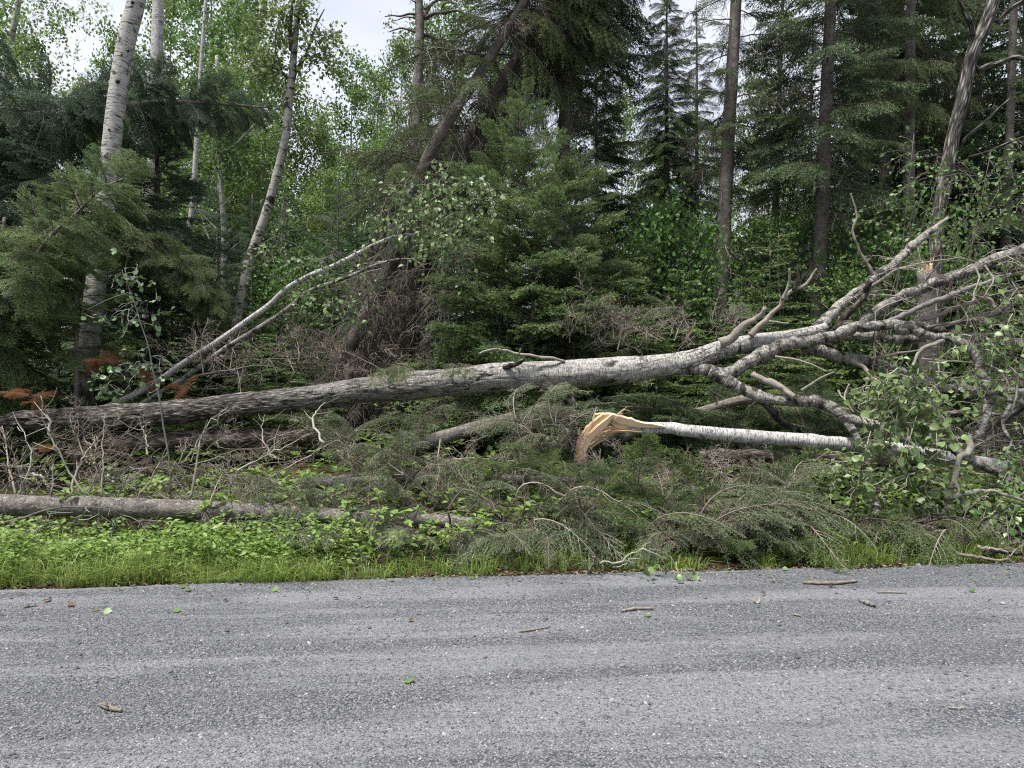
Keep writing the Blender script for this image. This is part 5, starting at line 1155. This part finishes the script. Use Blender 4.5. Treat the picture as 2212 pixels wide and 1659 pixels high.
def blades(n, x0, x1, s0, s1, h, seed, thr, lean=.5, w=.006):
    X = x0 + (x1 - x0) * g.random(n); Y = edge(X) + s0 + (s1 - s0) * g.random(n) ** 1.3
    k = fbm(np.stack([X * 2.2, Y * 2.2, 0 * X], -1), 3, seed) > thr; X, Y = X[k], Y[k]; m = len(X)
    B = np.stack([X, Y, ground_z(X, Y) - .01], -1); a = g.random(m) * 6.28; H = h * (.4 + .9 * g.random(m)); ln = lean * (.3 + g.random(m))
    d = np.stack([np.cos(a), np.sin(a) - .25, 0 * a], -1) * ln[:, None]
    W = np.stack([-np.sin(a), np.cos(a), 0 * a], -1) * (w * (.6 + .6 * g.random(m)))[:, None] * .5
    M1 = B + np.stack([0 * H, 0 * H, H * .6], -1) + d * (H * .35)[:, None]; T = B + np.stack([0 * H, 0 * H, H * .92], -1) + d * H[:, None]
    v = np.stack([B - W, B + W, M1 + W * .8, M1 - W * .8, T], 1).reshape(-1, 3); b = np.arange(m)[:, None] * 5
    mb.add(v, [b + np.array([[0, 1, 2, 3]]), b + np.array([[3, 2, 4]])], 0, np.repeat(np.clip(.5 + g.normal(0, .2, m), 0, 1), 5))
def tufts(n, x0, x1, s0, s1, h, seed, thr, pw=1.2):
    """grass in tufts: each a fan of bent blades from one foot"""
    X = x0 + (x1 - x0) * g.random(n); wob = .42 * (fbm(np.stack([X * 1.3, 0 * X, 0 * X + seed], -1), 3, 4) - .55)
    Y = edge(X) + wob + s0 + (s1 - s0) * g.random(n) ** pw
    k = fbm(np.stack([X * 1.6, Y * 1.6, 0 * X], -1), 3, seed) > thr; X, Y = X[k], Y[k]; n = len(X)
    cnt = g.integers(6, 22, n); ix = np.repeat(np.arange(n), cnt); m = len(ix); H0 = h * (.35 + 1.0 * g.random(n) ** 1.5); sp = .03 + .05 * g.random(n)
    a = g.random(m) * 6.28; rr_ = g.random(m) ** .5 * sp[ix]
    x, y = X[ix] + np.cos(a) * rr_, Y[ix] + np.sin(a) * rr_
    B = np.stack([x, y, np.maximum(ground_z(x, y), road_z(x, y)) - .01], -1); H = H0[ix] * (.45 + .75 * g.random(m)); ln = .3 + 1.2 * g.random(m) ** 1.2
    d = np.stack([np.cos(a), np.sin(a) * .8 - .12, 0 * a], -1) * ln[:, None]
    W = np.stack([-np.sin(a), np.cos(a), 0 * a], -1) * (.0055 * (.6 + .8 * g.random(m)))[:, None] * .5
    M1 = B + np.stack([0 * H, 0 * H, H * .62], -1) + d * (H * .28)[:, None]; T = B + np.stack([0 * H, 0 * H, H * (.95 - .36 * (ln - .3))], -1) + d * (H * .95)[:, None]
    v = np.stack([B - W, B + W, M1 + W * .8, M1 - W * .8, T], 1).reshape(-1, 3); b = np.arange(m)[:, None] * 5
    tt = np.clip((.5 + g.normal(0, .16, n))[ix] + g.normal(0, .12, m) + np.where(g.random(m) < .06, .45, 0), 0, 1)
    mb.add(v, [b + np.array([[0, 1, 2, 3]]), b + np.array([[3, 2, 4]])], 0, np.repeat(tt, 5))
mb = MB()
tufts(2000, -6.2, -1.5, -.03, .8, .23, 31, .18); tufts(200, -1.7, 1.7, .0, .35, .20, 32, .46); tufts(460, 2.2, 6.4, .0, .5, .20, 33, .42); tufts(260, -6.5, 6.5, .5, 1.6, .32, 34, .48)
tag(mb.build('grass', [M_GRASS]), kind='stuff')
mb = MB(); n = 3600
X = -6.4 + 12.8 * g.random(n); q = g.random(n); Y = edge(X) + np.where(q < .3, g.normal(.0, .06, n), np.where(q < .33, -1.3 * g.random(n) ** 3, 4 * g.random(n) ** 1.5))
a = g.random(n) * 6.28
leaf_cards(mb, np.stack([X, Y, np.maximum(ground_z(X, Y), road_z(X, Y)) + .012], -1), np.stack([np.cos(a), np.sin(a), g.normal(0, .15, n)], -1), np.stack([g.normal(0, .3, n), g.normal(0, .3, n), np.ones(n)], -1), .03 + .03 * g.random(n), g.random(n), 0, .6, .15)
tag(mb.build('leaf_litter', [M_LITTER]), kind='stuff')

mb = MB(); n = 620
X = np.where(g.random(n) < .75, 2.0 + 1.9 * g.normal(0, 1, n), -6 + 12 * g.random(n)); Y = edge(X) + .12 - .75 * g.random(n) ** 2.2; a = g.random(n) * 6.28
leaf_cards(mb, np.stack([X, Y, np.maximum(ground_z(X, Y), road_z(X, Y)) + .01], -1), np.stack([np.cos(a), np.sin(a), g.normal(.1, .25, n)], -1), np.stack([g.normal(0, .5, n), g.normal(0, .5, n), np.ones(n)], -1), .012 + .03 * g.random(n) ** 2, g.random(n), 0, .6, .2)
tag(mb.build('torn_leaves', [M_BIRCHL]), kind='stuff')
# ---------------------------------------------------------------- things lying on the road
def on_road(px_, py_):
    Y = 1.6 * 1580 / (py_ - 829.5); x = (px_ - 1106) / 1580 * Y; return np.array([x, Y, float(road_z(x, Y))])
def road_stick(lab, pts, r, mat, subs=0, name='stick', lift=.6):
    P = np.array([on_road(*p) for p in pts]); P[:, 2] += r * lift + .004; P = spline(P, 14); P[:, 2] += np.abs(rng.normal(0, r * .3, 14))
    mb = MB(); tube(mb, P, [r * .8, r, r * .7], 7, 0, .5, True, knotty(.4, 3), jag=r * .5)
    for _ in range(subs):
        i = int(rng.integers(3, 11)); d = unit(rng.normal(0, 1, 3) * np.array([1, 1, .2])); tube(mb, [P[i], P[i] + d * .05 + np.array([0, 0, .01])], [r * .5, r * .2], 4, 0, .5)
    tag(mb.build(name, mat), lab, 'stick')
road_stick('longest stick on the road, dark bark worn pale at its right end', [(1735, 1262), (1790, 1264), (1850, 1259)], .013, M_TWIG, 2)
road_stick('pale stripped stick lying flat on the gravel right of centre', [(1343, 1324), (1380, 1319), (1410, 1319)], .010, M_BARE, 1)
road_stick('short grey birch stick lying slantwise on the road at right', [(1858, 1301), (1875, 1308), (1890, 1313)], .014, M_LIMB, 0)
road_stick('thin dark stick on the road in the middle, sloping up to the right', [(1122, 1367), (1155, 1363), (1187, 1357)], .006, M_TWIG, 1)
road_stick('curled dark twig in the left foreground of the road', [(218, 1526), (235, 1533), (250, 1536), (262, 1538)], .011, M_TWIG, 3)
road_stick('thin straight pale stick right of the longest stick', [(1895, 1281), (1930, 1281), (1958, 1282)], .006, M_BARE)
road_stick('little pale twig on the gravel between the split chip and the birch stick', [(1714, 1330), (1730, 1333)], .007, M_BARE)
road_stick('thin grey stick lying near the right corner of the road', [(2048, 1531), (2085, 1532)], .005, M_DEAD)
o = thing('wood_chip', 'pale V shaped split wood chip standing on the road', 'wood chip', on_road(1635, 1304))
q = on_road(1635, 1304)
for dx in (-.03, .035):
    mb = MB(); tube(mb, [q + np.array([0, 0, .004]), q + np.array([dx * .6, 0, .025]), q + np.array([dx * .8, .01, .055])], [.009, .008, .002], 4, 0, .9, False); mb.build('splinter', M_BARE, o)
for k, (x, y, lab) in enumerate([(130, 1309, 'dry brown leaf on the road near the left border, lying with others'), (176, 1300, 'upright curled dry brown leaf near the left border'), (276, 1308, 'small dry brown leaf apart from the others, left part of the road')]):
    pass
for k, (x, y, lab) in enumerate([(70, 1309, 'flat dry brown leaf nearest the left border of the road'), (97, 1302, 'curled dry brown leaf standing up beside the flat one at left'), (148, 1308, 'small dry brown leaf lying apart, rightmost of the brown ones')]):
    p = on_road(x, y); inst_o = inst('dry_leaf', leaf_b[k], None, frame_matrix(p + np.array([0, 0, .015]), unit((rng.normal(), rng.normal(), .15)), unit((rng.normal(0, .4), -.4, 1)), .07), {0: M_BROWN}); tag(inst_o, lab, 'leaf', 'dry leaves on the road')
GL = [(224, 1324, 'lone pale green leaf on the left part of the road'), (600, 1278, 'pale green leaf on the gravel below the wilted boughs'), (390, 1273, 'green leaf at the dark scuffed gravel'), (412, 1276, 'second green leaf on the dark scuffed gravel, right of the first'), (390, 1322, 'small yellowish leaf below the scuffed gravel'),
      (1018, 1250, 'green leaf by the gravel edge left of the broken twig'), (1062, 1238, 'dark green upright leaf at the gravel edge'), (1085, 1243, 'folded green leaf beside the upright one'), (850, 1255, 'small dark green leaf on the gravel left of centre'), (1690, 1232, 'yellow green leaf on the gravel below the dense boughs'),
      (1848, 1219, 'big green leaf of a torn pair on the gravel at right'), (1868, 1222, 'other big green leaf of the torn pair at right'), (1520, 1228, 'dark leaf at the foot of the dense boughs'), (2036, 1206, 'pale yellow leaf at the gravel edge right'), (2104, 1280, 'pale leaf on the gravel far at right'), (1405, 1334, 'flattened pale leaf below the stripped stick'), (884, 1478, 'pale flake like leaf in the lower middle of the road')]
for k, (x, y, lab) in enumerate(GL):
    p = on_road(x, y); q = inst('fallen_leaf', leaf_a[k % 4], None, frame_matrix(p + np.array([0, 0, .012]), unit((rng.normal(), rng.normal(), .1)), unit((rng.normal(0, .5), -.4 + rng.normal(0, .3), 1)), .045 + .02 * rng.random()), {0: M_ASPEN if k % 2 else M_BIRCHL}); tag(q, lab, 'leaf', 'green leaves on the road')
for k, (x, y, s, lab) in enumerate([(490, 1365, .022, 'white pebble in the left half of the road'), (368, 1452, .016, 'white pebble low at left'), (748, 1496, .014, 'white pebble low in the left middle'), (548, 1452, .014, 'pinkish pebble low at left'), (1143, 1297, .014, 'white pebble in the upper middle of the road'), (1186, 1464, .015, 'oval pale pebble in the lower middle'), (1148, 1497, .014, 'flat pale pebble below the oval one'),
                                      (1048, 1420, .020, 'dark angular stone in the middle of the road'), (1345, 1440, .020, 'dark stone right of the middle'), (1721, 1423, .020, 'blue grey angular stone right of the middle'), (1683, 1351, .018, 'grey stone on the worn band at right'), (1866, 1361, .018, 'grey stone on the worn band, further right'), (1984, 1220, .030, 'dark flat stone near the gravel edge right'), (2166, 1306, .022, 'pale flat stone near the right border'), (2070, 1450, .014, 'white pebble low at right'), (1608, 1326, .016, 'white chip like stone below the split wood chip')]):
    mb = MB(); gg = np.random.default_rng(k); t = np.linspace(-1, 1, 6)
    tube(mb, np.stack([t * s, 0 * t, 0 * t], -1), s * .62 * np.sqrt(np.maximum(.03, 1 - t**2)), 7, 0, .5, False, lambda B, q, th: 1 + .35 * (fbm(B * 60 + k, 2, k) - .5))
    p = on_road(x, y); m = mb.mesh('pebble', [M_STONE]); q = inst('pebble', m, None, frame_matrix(p + np.array([0, 0, s * .3]), unit((gg.normal(), gg.normal(), 0)), (0, 0, 1))); tag(q, lab, 'stone', 'larger stones on the road')
# broken twig with fresh leaves at the road edge
o = thing('broken_twig', 'broken forked twig with fresh green leaves lying at the edge of the gravel', 'twig', on_road(1270, 1240))
for pts, r in [([(1600, 650), (1610, 600), (1640, 560), (1610, 520), (1580, 490)], .016), ([(1600, 645), (1580, 590), (1590, 550), (1560, 545)], .008), ([(1640, 575), (1700, 560), (1780, 560), (1850, 530), (1920, 490), (1980, 470), (2050, 500), (2110, 545)], .009), ([(1760, 600), (1830, 590), (1900, 550), (1950, 555)], .006), ([(1990, 480), (2060, 485), (2130, 540)], .004), ([(1640, 600), (1660, 550)], .008)]:
    stick(o, g2, pts, 6.15, 6.05, r, M_LICHEN, 2, 'limb')
an = [g2(x, y, 6.0 + rng.normal(0, .06)) for x, y in [(1960, 590), (2020, 580), (2080, 600), (2140, 590), (2190, 610), (2000, 620), (2100, 620), (2160, 560), (1900, 600), (2230, 600)]]
leafy(o, an, 9, 0, .2, leaf_a, .055, 61, M_ASPEN, 60, M_STALK, .3, .03, tl=.10)
# sticks at the right border of the verge
o = thing('fallen_limb', 'dark forked limb lying on the verge at the right border', 'branch', at(2140, 1200, 6.55))
g3 = lambda x, y, Y: at(1474.2 + x * .3335, 1026 + y * .3335, Y)
for pts, r, m in [([(1730, 470), (1780, 520), (1870, 540), (1980, 548), (2080, 545)], .018, M_TWIG), ([(1910, 465), (1980, 465), (2060, 490), (2100, 545)], .014, M_TWIG), ([(2070, 490), (2130, 460), (2212, 435)], .016, M_TWIG), ([(1950, 505), (2050, 515), (2150, 530), (2260, 530)], .032, M_OLDLOG)]:
    stick(o, g3, pts, 6.6, 6.5, r, m, 2, 'limb')

# ---------------------------------------------------------------- labels of the many trees: each named by its place in the row between landmarks
LM = [(-400, 'the left border of the picture'), (0, 'the left border'), (245, 'the thick white poplar'), (590, 'the tall leaning birch'), (900, 'the dead bare snag'), (1115, 'the tallest young fir'),
      (1400, 'the narrow sky gap'), (1570, 'the lichen hung spruce trunk'), (1782, 'the scaly spruce trunk'), (2035, 'the furrowed poplar'), (2212, 'the right border')]
ORD = ['first', 'second', 'third', 'fourth', 'fifth', 'sixth', 'seventh', 'eighth', 'ninth', 'tenth', 'eleventh', 'twelfth']
KIND = {'leafy aspens of the far stand': 'pale leafy aspen of the far stand', 'far leafy trees behind the spruces': 'far leafy tree behind the spruces', 'distant conifers at the back': 'distant dark conifer low at the back',
        'young spruces of the left thicket': 'hazy blue green spruce of the back thicket', 'crowded spruces at the back right': 'tall dark spruce of the crowded stand', 'fir saplings of the understorey': 'feathery small fir sapling',
        'leafy shrubs of the understorey': 'bright leafy shrub', 'bushy young firs further back': 'bushy young fir further back', 'young aspens of the middle distance': 'young aspen of middle distance', 'young blue green spruces right of the white poplar': 'young blue green spruce before the thicket'}
for grp, desc in KIND.items():
    ms = [(1106 + 1580 * o.location[0] / o.location[1], o) for o in C.objects if o.get('group') == grp and o.parent is None]
    byl = {}
    for x, o in ms:
        i = min(range(1, len(LM)), key=lambda q: abs(LM[q][0] - x))
        byl.setdefault((i, x > LM[i][0]), []).append((abs(x - LM[i][0]), o))
    for (i, right), l in byl.items():
        l.sort(key=lambda q: q[0])
        for k, (_, o) in enumerate(l):
            o['label'] = f"{desc}, {ORD[k]} {'right' if right else 'left'} of {LM[i][1]}"
